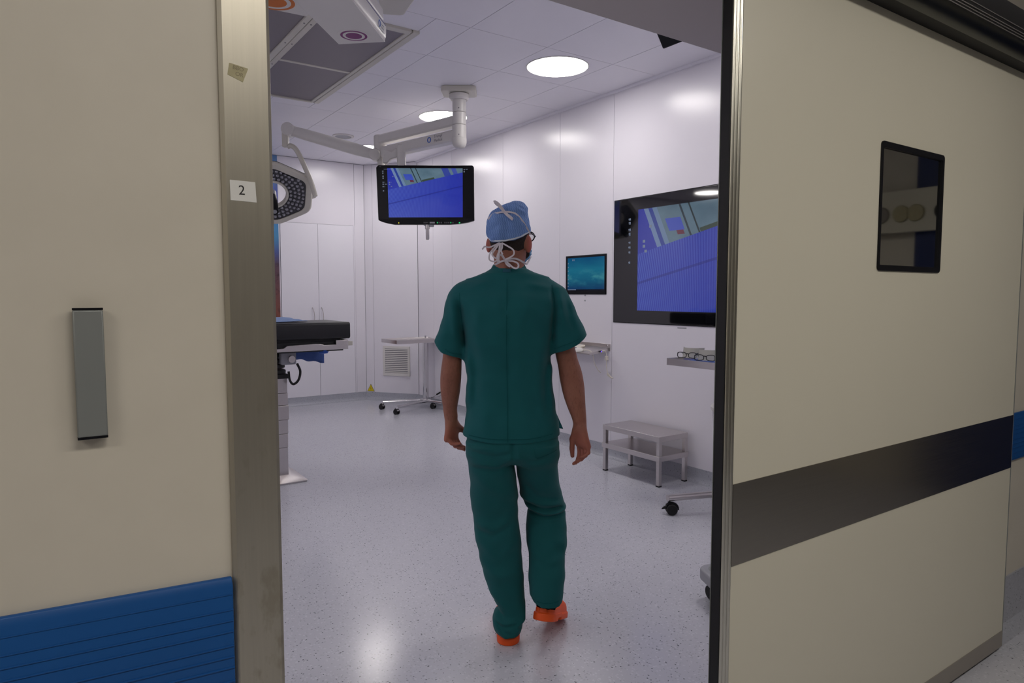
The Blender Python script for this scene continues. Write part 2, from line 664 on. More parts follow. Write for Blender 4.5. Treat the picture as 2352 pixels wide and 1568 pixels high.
wf = obj('wall_far', MB().box(XL, 3.6, YF + .012, YF + .12, 0, ZC + .08), m_gap)
tag(wf, 'far white theatre wall around the built-in cupboard', 'wall', kind='structure')
for x0, x1, z0, z1 in ((3.425, 3.56, .1, ZC - .004), (2.435, 3.425, 2.315, ZC - .004), (2.435, 2.452, .1, 2.315), (XL, .2, .1, ZC - .004)):
    obj('wall_panel', MB().box(x0 + G, x1 - G, YF, YF + .014, z0, z1), m_panel, wf, bevel=.001)

wl = obj('wall_left', MB().box(XL - .1, XL, Y1, YF, 0, ZC + .08), m_panel)
tag(wl, 'left white theatre wall', 'wall', kind='structure')

# partition between corridor and theatre, with the door opening
OX0, OX1, OZ = .318, 1.93, 2.168
wp = obj('wall_front', MB().box(-3.2, OX0 - .012, Y0, Y1, 0, ZC + .08).box(OX1, 5.4, Y0, Y1, 0, ZC + .08).box(OX0 - .012, OX1, Y0, Y1, OZ + .01, ZC + .08), m_cream)
tag(wp, 'cream laminate corridor wall with the theatre doorway', 'wall', kind='structure')
obj('lining', MB().box(OX0 - .012, OX1, Y0 + .004, Y1 + .003, OZ, OZ + .0105), m_soffit, wp, bevel=.002)
obj('lining', MB().box(OX1 - .001, OX1 + .003, Y0 + .004, Y1 + .003, 0, OZ), m_soffit, wp)
obj('lining', MB().box(OX0 - .0125, OX0 - .006, Y0 + .004, Y1 + .003, 0, OZ), m_soffit, wp)
obj('wall_panel', MB().box(XL, OX0 - .013, Y1, Y1 + .008, .1, ZC), m_panel, wp)
obj('wall_panel', MB().box(OX1 + .004, XR, Y1, Y1 + .008, .1, ZC), m_panel, wp)
obj('wall_panel', MB().box(OX0 - .013, OX1 + .004, Y1, Y1 + .008, OZ + .006, ZC), m_panel, wp)

# ceiling: slab and flush metal tiles
ce = obj('ceiling', MB().box(XL, XR + .1, Y1, YF + .1, ZC + .014, ZC + .08), m_gap)
tag(ce, 'white theatre ceiling of square metal tiles', 'ceiling', kind='structure')
LAF = (-.1, 2.085, 4.075, 6.05)
xs = [XL] + [2.325 + .615 * k for k in range(-7, 3)] + [XR]
ys = [Y1 + .008] + [3.835 + .6105 * k for k in range(-3, 8)] + [YF]
tile_cache = {}
for i in range(len(xs) - 1):
    for j in range(len(ys) - 1):
        x0, x1, y0, y1 = xs[i], xs[i + 1], ys[j], ys[j + 1]
        a0, a1, b0, b1 = LAF[0] + .01, LAF[1] - .01, LAF[2] + .01, LAF[3] - .01
        pieces = [(x0, x1, y0, y1)]
        if x1 > a0 and x0 < a1 and y1 > b0 and y0 < b1:
            pieces = [(x0, min(x1, a0), y0, y1), (max(x0, a1), x1, y0, y1), (max(x0, a0), min(x1, a1), y0, b0), (max(x0, a0), min(x1, a1), b1, y1)]
        for px0, px1, py0, py1 in pieces:
            if px1 - px0 < .02 or py1 - py0 < .02:
                continue
            key = (round(px1 - px0, 4), round(py1 - py0, 4))
            if key not in tile_cache:
                g = .0022
                tile_cache[key] = MB().box(g, key[0] - g, g, key[1] - g, 0, .015).mesh('ceiling_tile', m_ceiling)
            o = bpy.data.objects.new('ceiling_tile', tile_cache[key])
            o.location = (px0, py0, ZC)
            o.parent = ce
            COL.objects.link(o)

trim = obj('trim_2', MB().box(XR - .022, XR + .01, Y1 + .01, 8.0, ZC - .02, ZC + .002), m_ceiling, bevel=.003)
tag(trim, 'slim white edge profile between right wall and ceiling', 'trim', kind='structure')


def skirting(name, pts, label):
    """coved upstand of the floor covering along a polyline, room on the left of its direction"""
    prof = [(-.012, .104), (.004, .105), (.005, .045), (.012, .02), (.03, .004), (.045, .0005), (-.012, .0005)]
    mb = MB()
    for (p, q) in zip(pts[:-1], pts[1:]):
        p, q = np.array(p), np.array(q)
        d = (q - p) / np.linalg.norm(q - p)
        n = np.array([-d[1], d[0]])
        L = np.linalg.norm(q - p)
        mb.prism(prof, 0, L, lambda a, b, t: (p[0] + d[0] * t + n[0] * a, p[1] + d[1] * t + n[1] * a, b))
    o = obj(name, mb, m_skirt)
    return tag(o, label, 'skirting', kind='structure')


skirting('baseboard_right', [(XR, Y1 + .01), (XR, 8.0)], 'speckled vinyl upstand along the right theatre wall')
skirting('baseboard_corner', [tuple(cb), tuple(ca)], 'speckled vinyl upstand along the angled corner wall')
skirting('baseboard_far', [(3.56, YF), (XL, YF)], 'speckled vinyl upstand along the far theatre wall')
skirting('baseboard_front', [(XL, Y1 + .008), (OX0 - .013, Y1 + .008)], 'speckled vinyl upstand left of the doorway inside the theatre')
skirting('baseboard_back', [(OX1 + .004, Y1 + .008), (XR, Y1 + .008)], 'speckled vinyl upstand right of the doorway inside the theatre')
skirting('baseboard_left', [(XL, YF), (XL, Y1)], 'speckled vinyl upstand along the left theatre wall')

# mural glazed onto the far wall
mu = obj('mural', MB().box(.205, 2.433, YF - .012, YF - .0005, .115, ZC - .004), m_mural)
tag(mu, 'printed seascape mural with blue sky and rust rocks on far wall', 'mural')

# corridor shell
co = obj('ceiling_corridor', MB().box(-3.2, 5.4, -2.9, Y0, 2.76, 2.84), m_ceiling)
tag(co, 'white corridor ceiling', 'ceiling', kind='structure')
wo = obj('wall_opposite', MB().box(-3.2, 5.4, -2.9, -2.75, 0, 2.76), m_dim_wall)
tag(wo, 'brown-grey corridor wall opposite the theatre door', 'wall', kind='structure')
we = obj('wall_corridor_end', MB().box(5.2, 5.4, -2.75, Y0, 0, 2.76), m_cream)
tag(we, 'cream wall closing the corridor on the right', 'wall', kind='structure')
ww = obj('wall_corridor_start', MB().box(-3.2, -3.05, -2.75, Y0, 0, 2.76), m_cream)
tag(ww, 'cream wall closing the corridor on the left', 'wall', kind='structure')
nd = thing('reflection_panel', 'navy blue panel added at the corridor end to be mirrored in the sliding door', 'door', (5.2, .5, 0), kind='structure')  # unseen navy panels, added for the dark blue reflections in the sliding door
obj('panel_half', MB().box(5.16, 5.2, -.30, .40, .01, 2.7), m_navy, nd, bevel=.003)
obj('panel_half', MB().box(5.16, 5.2, .405, 1.1, .01, 2.7), m_navy, nd, bevel=.003)
gp = thing('gauge_panel', 'cream medical gas panel with three round gauges on corridor end wall', 'panel', (5.14, -.3, 2.0))
obj('housing', MB().box(5.08, 5.155, -.75, .12, 1.86, 2.16), m_doorcream, gp, bevel=.006)
for y, mt in ((-.5, m_kick), (-.36, m_tape), (-.26, m_tape), (-.08, m_black)):
    obj('gauge', MB().lathe([(.055, 0), (.06, .012), (.05, .02), (.0, .02)], (5.06, y, 1.99), 24, 'x'), mt, gp)
for x, y, hx, hy, lb in ((-1.7, -.4, .6, .14, 'long corridor ceiling light left of the doorway'), (.55, -.4, .6, .14, 'long corridor ceiling light in front of the doorway'),
                         (2.35, -.4, .6, .14, 'long corridor ceiling light in front of the sliding door'), (.93, -1.9, .3, .06, 'small corridor ceiling light near the opposite wall')):
    cl = thing('corridor_light', lb, 'light', (x, y, 2.76), group='corridor ceiling lights')
    obj('frame', MB().box(x - hx - .03, x + hx + .03, y - hy - .03, y + hy + .03, 2.748, 2.762), m_white, cl, bevel=.003)
    obj('diffuser', MB().box(x - hx, x + hx, y - hy, y + hy, 2.744, 2.75), m_corr_light, cl)

# stainless architrave at the left of the opening
ar = tag(obj('trim_1', MB().prism([(.2355, 1.142), (.2355, 1.134), (.2415, 1.129), (.3075, 1.129), (.3131, 1.133), (.3131, 1.40), (.3125, 1.40), (.3125, 1.142)], 0, 2.4, XY), m_frame_steel, bevel=.0015),
         'brushed stainless door frame upright with dirt smears', 'door frame', kind='structure')

# blue ribbed wall guards of the corridor
def guard(name, x0, x1, zt, zb, yw, label, tilt=0):
    t = thing(name, label, 'wall guard', ((x0 + x1) / 2, yw, zb))
    d = yw
    prof = [(d, zb), (d - .012, zb + .006), (d - .014, zt - .012), (d - .008, zt), (d, zt)]
    sh = lambda a, b, tt: (tt, a, b + (x1 - tt) * tilt)
    obj('cover', MB().prism(prof, x0, x1, sh), m_blue, t, bevel=.002)
    for z in (.0255, .051, .069, .087, .111, .129, .147, .17, .19):
        if z > zt - zb - .01: continue
        y = d - .0142
        obj('rib', MB().prism([(y + .003, zt - z - .0016), (y - .0006, zt - z - .0008), (y - .0006, zt - z + .0008), (y + .003, zt - z + .0016)], x0, x1 - .001, sh), m_blue, t)
    return t
guard('wall_guard', -1.2, .2335, .9655, .755, 1.14, 'blue ribbed wall guard on the cream wall left of the doorway', .05)
guard('wall_guard', 2.4, 5.15, .918, .712, 1.14, 'blue ribbed wall guard continuing behind the sliding door')

# corridor skirting behind the sliding door
cs = tag(obj('baseboard_corridor', MB().prism([(1.14, .205), (1.134, .205), (1.133, .06), (1.12, .02), (1.09, .004), (1.06, .0005), (1.14, .0005)], 1.95, 5.2, YZ), m_skirt),
         'tall speckled vinyl upstand of the corridor wall', 'skirting', kind='structure')

# ------------------------------------------------------------------ SLIDING DOOR
DY = 1.047
dr = thing('door_1', 'cream sliding theatre door pushed open to the right', 'door', (2.2, DY, 0), kind='structure')
DX0, DX1, DT = 1.383, 3.092, .03
WX0, WX1, WZ0, WZ1 = 2.028, 2.422, 1.489, 1.866
slab = MB()
for x0, x1, z0, z1 in ((DX0, WX0 + .004, .085, 2.34), (WX1 - .004, DX1, .085, 2.34), (WX0 + .004, WX1 - .004, .085, WZ0 + .004), (WX0 + .004, WX1 - .004, WZ1 - .004, 2.34)):
    slab.box(x0, x1, DY, DY + DT, z0, z1)
obj('door_slab', slab, m_doorcream, dr)
obj('end_cap', MB().box(DX1, DX1 + .006, DY - .001, DY + DT, .02, 2.34), m_grey2, dr)
obj('seal', MB().box(1.345, 1.366, DY + .001, DY + .0285, .03, 2.34), m_rubber, dr, bevel=.002)
obj('seal_edge', MB().box(1.344, 1.366, DY + .0287, DY + .0300, .03, 2.34), m_grey2, dr)
ep = MB()
for x0, x1 in ((1.3465, 1.3575), (1.358, 1.3705), (1.371, 1.3825)):
    n = 8
    ep.prism([(x0, DY)] + [((x0 + x1) / 2 - cos(pi * i / n) * (x1 - x0) / 2, DY - .004 * sin(pi * i / n)) for i in range(1, n)] + [(x1, DY)], .03, 2.34, XY)
obj('edge_profile', ep, m_alu, dr, smooth=60)
obj('steel_band', MB().box(DX0 + .001, DX1, DY - .0016, DY + .001, .743, .951), m_band_steel, dr)
obj('kick_strip', MB().box(DX0, DX1, DY - .002, DY + DT, .02, .085), m_kick, dr, bevel=.001)
wfr = MB()
outer = rrect(WX0, WX1, WZ0, WZ1, .012)
inner = rrect(WX0 + .011, WX1 - .011, WZ0 + .017, WZ1 - .017, .003)
n = len(outer)
vs = [(x, DY - .004, z) for x, z in outer] + [(x, DY - .004, z) for x, z in inner] + [(x, DY + .034, z) for x, z in outer] + [(x, DY + .034, z) for x, z in inner]
fs = []
for i in range(n):
    j = (i + 1) % n
    fs += [(i, j, n + j, n + i), (2 * n + i, 3 * n + i, 3 * n + j, 2 * n + j), (i, 2 * n + i, 2 * n + j, j), (n + i, n + j, 3 * n + j, 3 * n + i)]
wo_ = obj('window_frame', wfr.add(vs, fs), m_black, dr)
obj('pane', MB().box(WX0 + .008, WX1 - .008, DY + .003, DY + .008, WZ0 + .014, WZ1 - .014), m_pane, wo_)

# rail cover above the door
rl = thing('door_rail', 'dark aluminium running rail cover above the sliding door', 'door rail', (2.2, 1.0, 2.24), kind='structure')
obj('rail_shadow_lip', MB().box(1.2, 4.2, 1.0, 1.139, 2.236, 2.36), m_rubber, rl)
obj('rail_cover', MB().prism([(1.0, 2.235), (.985, 2.236), (.968, 2.242), (.956, 2.252), (.951, 2.262), (.951, 2.361), (1.0, 2.364)], 1.2, 4.2, YZ), m_dark_alu, rl, smooth=60)
for z in (2.266, 2.275, 2.284, 2.298):
    obj('rib', MB().box(1.2, 4.2, .9485, .952, z - .0014, z + .0014), m_alu, rl)

# elbow switch on the left wall
sw = thing('elbow_switch', 'grey vertical elbow switch plate on the cream wall', 'switch', (.05, 1.13, 1.3))
tl = .00006
obj('plate', MB().obox((.0515, 1.127, 1.3075), (.0185, 0, 0), (0, .005, 0), (0, 0, .090)), m_grey2, sw, bevel=.002)
obj('end_cap', MB().box(.033, .070, 1.1225, 1.134, 1.3975, 1.4005), m_black, sw)
obj('end_cap', MB().box(.033, .070, 1.1225, 1.134, 1.2145, 1.2175), m_black, sw)
obj('base', MB().box(.036, .067, 1.13, 1.14, 1.222, 1.393), m_black, sw)

# writing on the steel upright
nl = thing('number_label', 'small white label reading 2 on the steel door frame', 'label', (.266, 1.129, 1.58))
obj('paper', MB().prism([(.2462, 1.5970), (.2450 + .0018, 1.5655), (.2862, 1.5645), (.2845, 1.5965)], 1.1284, 1.1292, XZ), m_label, nl, bevel=.001)
text('2', .021, m_ink, nl, frame((.2638, 1.1283, 1.5815), (1, 0, 0), (0, -1, 0)), .0001)
tp = thing('tape_remnant', 'yellowed torn tape remnant with faint writing high on the steel frame', 'tape', (.262, 1.129, 1.765))
obj('tape', MB().prism([(.2475, 1.7565), (.2505, 1.7745), (.258, 1.7735), (.2785, 1.7705), (.270, 1.7485), (.262, 1.7515)], 1.1286, 1.1291, XZ), m_tape, tp)
text('BBO', .0085, m_faint_ink, tp, frame((.2635, 1.1285, 1.768), (1, 0, -.12), (0, -1, 0)), .00005)
text('OR', .0085, m_faint_ink, tp, frame((.2650, 1.1285, 1.759), (1, 0, -.12), (0, -1, 0)), .00005)

# ------------------------------------------------------------------ BUILT-IN CUPBOARD
cpb = thing('built_in_cupboard', 'tall white two-door built-in cupboard in the far wall', 'cupboard', (2.93, YF, .107))
obj('frame', MB().box(2.452, 3.425, YF + .001, YF + .02, .1, 2.315), m_gap, cpb)
for x0, x1, hx in ((2.4555, 2.9245, 2.868), (2.9285, 3.4025, 2.985)):
    d = obj('cupboard_door', MB().box(x0, x1, YF - .006, YF + .002, .106, 2.3105), m_cupboard, cpb, bevel=.001)
    hp = spline([(hx - .028, YF - .006, 1.245), (hx - .028, YF - .03, 1.23), (hx - .014, YF - .038, 1.16), (hx - .012, YF - .03, 1.09), (hx - .012, YF - .006, 1.075)], 6)
    obj('handle', MB().tube(hp, .005, 8), m_steel, d)
obj('jamb', MB().box(3.405, 3.424, YF - .004, YF + .002, .1, ZC - .8), m_panel, cpb, bevel=.001)

# vent grille on the angled wall
vg = thing('vent_grille', 'square white louvred vent grille low on the angled wall', 'vent', cpt(.42, 0, .53))
va, vb, vz0, vz1 = .26, .655, .335, .728
def vslab(a, b, z0, z1, o0, o1):
    return MB().prism([(a, o0), (b, o0), (b, o1), (a, o1)], z0, z1, lambda p, q, t: cpt(p, q, t))
gm = MB()
for a, b, z0, z1 in ((va, va + .03, vz0, vz1), (vb - .03, vb, vz0, vz1), (va + .03, vb - .03, vz0, vz0 + .04), (va + .03, vb - .03, vz1 - .032, vz1)):
    q = vslab(a, b, z0, z1, .001, .014)
    gm.add(q.v, q.f)
obj('frame', gm, m_white, vg)
q = vslab(va + .03, vb - .03, vz0 + .04, vz1 - .032, .001, .003)
obj('backing', q, m_gap, vg)
NS = 13
for i in range(NS):
    z = vz0 + .04 + (i + .2) * (vz1 - vz0 - .072) / NS
    obj('slat', vslab(va + .03, vb - .03, z, z + .0145, .004, .012), m_white, vg)

# warning sticker by the floor
ws = thing('warning_sticker', 'small yellow triangular warning sticker just above the floor upstand', 'sticker', cpt(.06, .001, .11))
def tri(a, z0, w, h, o):
    return MB().prism([(a - w / 2, z0), (a + w / 2, z0), (a, z0 + h)], 0, 1, lambda p, q, t: cpt(p, o + t * .0006, q))
obj('edge', tri(.065, .112, .108, .1, .0005), m_ink, ws)
obj('face', tri(.065, .1165, .094, .087, .0012), m_yellow, ws)
obj('mark', MB().prism([(.063, .13), (.07, .151), (.064, .151), (.067, .174), (.059, .149), (.065, .149)], 0, 1, lambda p, q, t: cpt(p, .002 + t * .0006, q)), m_ink, ws)

# ------------------------------------------------------------------ CEILING FITTINGS
def make_round_light():
    t = thing('ceiling_light', 'x', 'light', (0, 0, 0), group='round theatre ceiling lights')
    obj('rim', MB().lathe([(.236, .0), (.236, -.004), (.229, -.005), (.226, .0)], seg=64), m_white, t, local=True)
    obj('diffuser', MB().lathe([(.0, -.003), (.2265, -.003), (.2265, .002)], seg=64), m_light, t, local=True)
    return t
proto = make_round_light()
names = {(3.25, 2.34): 'round ceiling light just inside the doorway on the right', (3.25, 4.11): 'large round ceiling light nearest the doorway in view',
         (3.25, 5.88): 'round ceiling light half hidden behind the monitor column', (3.25, 7.65): 'small far round ceiling light behind the monitor arm joint'}
spots = [(x, y) for x in (3.25, -1.25) for y in (2.34, 4.11, 5.88, 7.65)]
for i, (x, y) in enumerate(spots):
    o = proto if i == 0 else copy_tree(proto)
    o.location = (x, y, ZC)
    o.matrix_basis = Matrix.Translation((x, y, ZC))
    o['label'] = names.get((x, y), {2.34: 'round ceiling light of the left row nearest the door wall', 4.11: 'second round ceiling light of the left row', 5.88: 'third round ceiling light of the left row', 7.65: 'round ceiling light of the left row nearest the far wall'}[y])

sp = thing('ceiling_speaker', 'small round grey ceiling speaker beyond the lamp arm', 'speaker', (2.74, 7.18, ZC))
obj('ring', MB().lathe([(.115, 0), (.113, -.008), (.088, -.010), (.086, 0)], (2.74, 7.18, ZC), 40), m_white, sp)
obj('grille', MB().lathe([(0, -.007), (.087, -.007), (.087, 0)], (2.74, 7.18, ZC), 40), m_grey, sp)

# clean-air outlet with perforated panels and frame bars
la = thing('clean_air_outlet', 'large grey perforated clean-air ceiling outlet over the table', 'ceiling outlet', (1.0, 5.06, ZC))
x0, x1, y0, y1 = LAF
FW = .055
zb_, zt_ = ZC - .018, ZC + .03
bars_x = [x0, .72, 1.415, x1]
for bx in (x0, .36, 1.415):
    if bx == x0:
        obj('frame_bar', MB().box(x0, x0 + FW, y0, y1, zb_, zt_), m_white_warm, la, bevel=.003)
for cx in (.72, 1.43):
    obj('frame_bar', MB().box(cx - .043, cx - .002, y0 + .02, y1 - .02, zb_ - .001, zt_), m_white_warm, la, bevel=.003)
    obj('frame_bar', MB().box(cx + .002, cx + .043, y0 + .02, y1 - .02, zb_ - .001, zt_), m_white_warm, la, bevel=.003)
    for y in (4.32, 4.72, 5.2, 5.6):
        for s in (-1, 1):
            obj('screw', MB().lathe([(.006, 0), (.005, -.003), (0, -.003)], (cx + s * .022, y, zb_ - .001), 10), m_logo_grey, la)
obj('frame_bar', MB().box(x1 - FW - .022, x1 - FW + .005, y0 + .03, y1 - .03, zb_ + .002, zt_), m_white_warm, la, bevel=.003)
obj('frame_bar', MB().box(x1 - FW + .009, x1, y0, y1, zb_, zt_), m_white_warm, la, bevel=.004)
obj('frame_bar', MB().box(x0 + FW, x1 - FW, y0, y0 + FW, zb_, zt_), m_white_warm, la, bevel=.003)
obj('frame_bar', MB().box(x0 + FW, x1 - FW, y1 - .03, y1, zb_, zt_), m_white_warm, la, bevel=.003)
obj('backing', MB().box(x0 + .01, x1 - .01, y0 + .01, y1 - .01, ZC + .022, ZC + .034), m_gap, la)
for a, b in ((x0 + FW, .677), (.763, 1.387), (1.473, x1 - FW - .022)):
    for c, d in ((y0 + FW, 5.09), (5.12, y1 - .03)):
        obj('perforated_panel', MB().box(a, b, c, d, ZC - .008, ZC + .012), m_perf, la, bevel=.002)
    obj('cross_bar', MB().box(a, b, 5.088, 5.122, ZC - .012, ZC + .02), m_white_warm, la, bevel=.004)

# pendant arms with coloured brake markers, seen from below
def slab_arm(name, label, base, d, L, w, zb, zt, marker, mdist):
    """hanging supply-arm beam: d unit direction from tip backwards, w width to the right of it"""
    d = np.array(d) / np.linalg.norm(d)
    n = np.array([d[1], -d[0]])
    t = thing(name, label, 'supply arm', (base[0], base[1], zb))
    F = lambda a, b, tt: (base[0] + d[0] * a + n[0] * b, base[1] + d[1] * a + n[1] * b, tt)
    return t, F, d, n

# tip corners of the near arm: left (1.306,3.463), right (1.489,3.297); it runs back towards the door side
pa = thing('supply_arm', 'white ceiling supply arm with a purple target marker underneath', 'supply arm', (1.3, 3.3, 2.7))
A, B_, C_, D_ = np.array([1.306, 3.463]), np.array([1.489, 3.297]), np.array([.80, 2.495]), np.array([.62, 2.68])
Fp = lambda a, b, t: (a, b, t)
obj('arm_base_plate', MB().prism([tuple(A), tuple(B_), tuple(C_), tuple(D_)], 2.700, 2.7075, Fp), m_white, pa, bevel=.002)
e = (B_ - A) / np.linalg.norm(B_ - A)
dn = (C_ - B_) / np.linalg.norm(C_ - B_)
def armprof(off, h):
    return B_ + e * off
ap = MB()
prof = [(-.002, 2.709), (.0, 2.712), (.004, 2.725), (.006, 2.75), (.006, 2.776), (.004, 2.777), (-.2, 2.777), (-.2, 2.709)]
ap.prism(prof, 0, 1.05, lambda a, b, t: (B_[0] + e[0] * a + dn[0] * t, B_[1] + e[1] * a + dn[1] * t, b))
obj('arm_body', ap, m_white, pa, smooth=50)
sp_ = MB().prism([(.0045, 2.776), (.0045, 2.7835), (-.2, 2.7835), (-.2, 2.776)], 0, 1.05, lambda a, b, t: (B_[0] + e[0] * a + dn[0] * t, B_[1] + e[1] * a + dn[1] * t, b))
obj('blue_stripe', sp_, m_blue_stripe, pa)
up = MB().prism([(.004, 2.7835), (.0, 2.85), (-.03, 2.89), (-.2, 2.89), (-.2, 2.7835)], .015, 1.05, lambda a, b, t: (B_[0] + e[0] * a + dn[0] * t, B_[1] + e[1] * a + dn[1] * t, b))
obj('arm_cover', up, m_white, pa, bevel=.02, seg=4)
mk = np.array([1.325, 3.305])
for nm, r0, r1, mt in (('marker_ring', .0, .083, m_logo_grey), ('marker_ring', .0, .066, m_purple), ('marker_ring', .0, .054, m_white), ('marker_disc', .0, .040, m_purple)):
    k = {.083: 0, .066: 1, .054: 2, .040: 3}[r1]
    m_ = m_white if k == 0 else mt
    obj(nm, MB().lathe([(0, -.0006 * (k + 1)), (r1, -.0006 * (k + 1)), (r1, .001)], (mk[0], mk[1], 2.700), 40), m_, pa)
lbl = obj('label_plate', MB().obox((*(B_ + e * .0065 + dn * .085), 2.748), (*(dn * .052), 0), (*(e * .0006), 0), (0, 0, .021)), m_label, pa)
Mx = frame((*(B_ + e * .0075 + dn * .088), 2.748), (-dn[0], -dn[1], 0), (e[0], e[1], 0))
lt1 = text('Trumpf\nMedical', .014, m_logo_grey, lbl, frame((*(B_ + e * .0075 + dn * .070), 2.749), (-dn[0], -dn[1], 0), (e[0], e[1], 0)), .0001)
ring = MB().tube([tuple(np.array([*(B_ + e * .0075 + dn * .118), 2.748]) + .013 * (cos(a) * np.array([dn[0], dn[1], 0]) + 1.2 * sin(a) * np.array([0, 0, 1]))) for a in np.linspace(0, 2 * pi, 20, endpoint=False)], .0022, 6, True)
obj('logo_ring', ring, m_logo_blue, lbl)
# carrier tube from ceiling for that arm
obj('hanger_tube', MB().cyl((.86, 2.68, 2.80), (.86, 2.68, ZC), .09, seg=32), m_white, pa)

pb = thing('supply_arm', 'second white supply arm with an orange target marker at the top left', 'supply arm', (.9, 3.1, 2.7))
obj('arm_base_plate', MB().prism([(1.225, 3.722), (.7, 3.757), (.23, 3.78), (.23, 3.41), (.7, 3.39), (1.17, 3.48), (1.24, 3.58)], 2.905, 2.914, Fp), m_white, pb, bevel=.002)
obj('arm_body', MB().prism([(1.205, 3.705), (.7, 3.74), (.24, 3.762), (.24, 3.43), (.7, 3.41), (1.16, 3.50)], 2.914, 3.0, Fp), m_white, pb, bevel=.01)
mk = np.array([1.030, 3.632])
for k, (nm, r1, mt) in enumerate((('marker_ring', .104, m_orange_mark), ('marker_ring', .085, m_white), ('marker_disc', .064, m_orange_mark))):
    obj(nm, MB().lathe([(0, -.0006 * (k + 1)), (r1, -.0006 * (k + 1)), (r1, .001)], (mk[0], mk[1], 2.905), 40), mt, pb)
obj('hanger_tube', MB().cyl((.5, 3.58, 3.0), (.5, 3.58, ZC), .09, seg=32), m_white, pb)

fg = tag(obj('ceiling_mount_plate', MB().prism([(1.55, 3.55), (1.61, 3.66), (1.725, 3.872), (1.745, 3.885), (1.835, 3.842), (1.85, 3.82), (1.80, 3.55)], ZC - .035, ZC + .001, XY), m_white_warm, bevel=.008),
         'blank grey-white mounting plate on the ceiling above the supply arm', 'ceiling plate')

# motion sensor on the room side of the lintel
ms = thing('motion_sensor', 'black motion sensor peeping below the doorway lintel', 'sensor', (1.66, 1.5, 2.22))
R_ = np.array(Matrix.Rotation(radians(-35), 3, 'Y'))
obj('housing', MB().obox((1.655, 1.50, 2.249), R_ @ np.array([.042, 0, 0]), (0, .045, 0), R_ @ np.array([0, 0, .042])), m_black, ms, bevel=.004)
obj('lens', MB().lathe([(0, -.042), (.016, -.039), (.026, -.028), (.03, -.01), (.03, .02)], (1.725, 1.50, 2.262), 20), m_black, ms)
obj('bracket', MB().box(1.66, 1.70, 1.425, 1.50, 2.26, 2.30), m_black, ms, bevel=.003)

# ------------------------------------------------------------------ MONITOR COLUMN, ARMS, LAMP
cx, cy = 2.917, 5.002
mc = thing('monitor_column', 'white ceiling column with two stacked swing arms holding monitor and lamp', 'ceiling column', (cx, cy, ZC))
fwd = np.array([sin(radians(34.6)), cos(radians(34.6)), 0])
rgt = np.array([cos(radians(34.6)), -sin(radians(34.6)), 0])
obj('ceiling_plate', MB().prism(rrect(-.143, .143, -.105, .105, .035), ZC - .045, ZC, lambda a, b, t: (cx + rgt[0] * a + fwd[0] * b, cy + rgt[1] * a + fwd[1] * b, t)), m_white_warm, mc, bevel=.006)
obj('collar', MB().lathe([(.082, 0), (.082, -.03), (.07, -.045)], (cx, cy, ZC - .05), 40), m_white, mc)
for z0, z1, r in ((2.925, 3.06, .0565), (2.822, 2.922, .0575), (2.715, 2.819, .059)):
    obj('column_sleeve', MB().lathe([(0, z0), (r, z0), (r, z1), (0, z1)], (cx, cy, 0), 40), m_white, mc, bevel=.002)
for z in (3.03, 2.95, 2.735):
    p = np.array([cx, cy, z]) - fwd * .0575
    obj('screw', MB().cyl(p, p - fwd * .003, .005, seg=10), m_logo_grey, mc)
obj('end_cap', MB().lathe([(0, 2.628), (.03, 2.632), (.05, 2.648), (.06, 2.675), (.061, 2.714)], (cx, cy, 0), 40), m_white, mc)
# upper arm
e1 = np.array([2.672, 6.06])
da = (e1 - np.array([cx, cy])); La = np.linalg.norm(da); da /= La
na = np.array([da[1], -da[0]])
def beam(w, z0, z1, a, b):
    return MB().prism([(-w, z0 + .012), (-w + .012, z0), (w - .012, z0), (w, z0 + .012), (w, z1 - .012), (w - .012, z1), (-w + .012, z1), (-w, z1 - .012)], a, b,
                      lambda p, q, t: (cx + da[0] * t + na[0] * p, cy + da[1] * t + na[1] * p, q))
obj('upper_arm', beam(.045, 2.818, 2.903, .03, La), m_white, mc)
lw = beam(.05, 2.69, 2.785, .03, La * .93)
la_ = obj('lower_arm', lw, m_white, mc)
obj('arm_joint', MB().lathe([(0, 2.905), (.05, 2.905), (.058, 2.895), (.058, 2.74), (.05, 2.72), (0, 2.72)], (e1[0], e1[1], 0), 32), m_white, mc)
obj('down_tube', MB().cyl((e1[0] + .01, e1[1], 2.45), (e1[0] + .01, e1[1], 2.73), .036, seg=24), m_white, mc)
Ml = frame((*(np.array([cx, cy]) + da * .13 - na * -.0505), 2.748), (-da[0], -da[1], 0), (na[0], na[1], 0))
# the lettered side of the arm looks to the doorway
side = na if np.dot(np.array([*na, 0]), -fwd) > 0 else -na
xdir = -da if np.cross(np.array([-da[0], -da[1], 0]), [0, 0, 1])[:2] @ side > 0 else da
def arm_pt(t, z): return (*(np.array([cx, cy]) + da * t + side * .0508), z)
text('Trumpf\nMedical', .034, m_logo_grey, la_, frame(arm_pt(.21, 2.742), (*xdir, 0), (*side, 0)), .0002)
obj('logo_ring', MB().tube([np.array(arm_pt(.325, 2.742)) + .02 * (cos(a) * np.array([*da, 0]) + sin(a) * np.array([0, 0, 1])) for a in np.linspace(0, 2 * pi, 20, endpoint=False)], .0045, 6, True), m_logo_blue, la_)
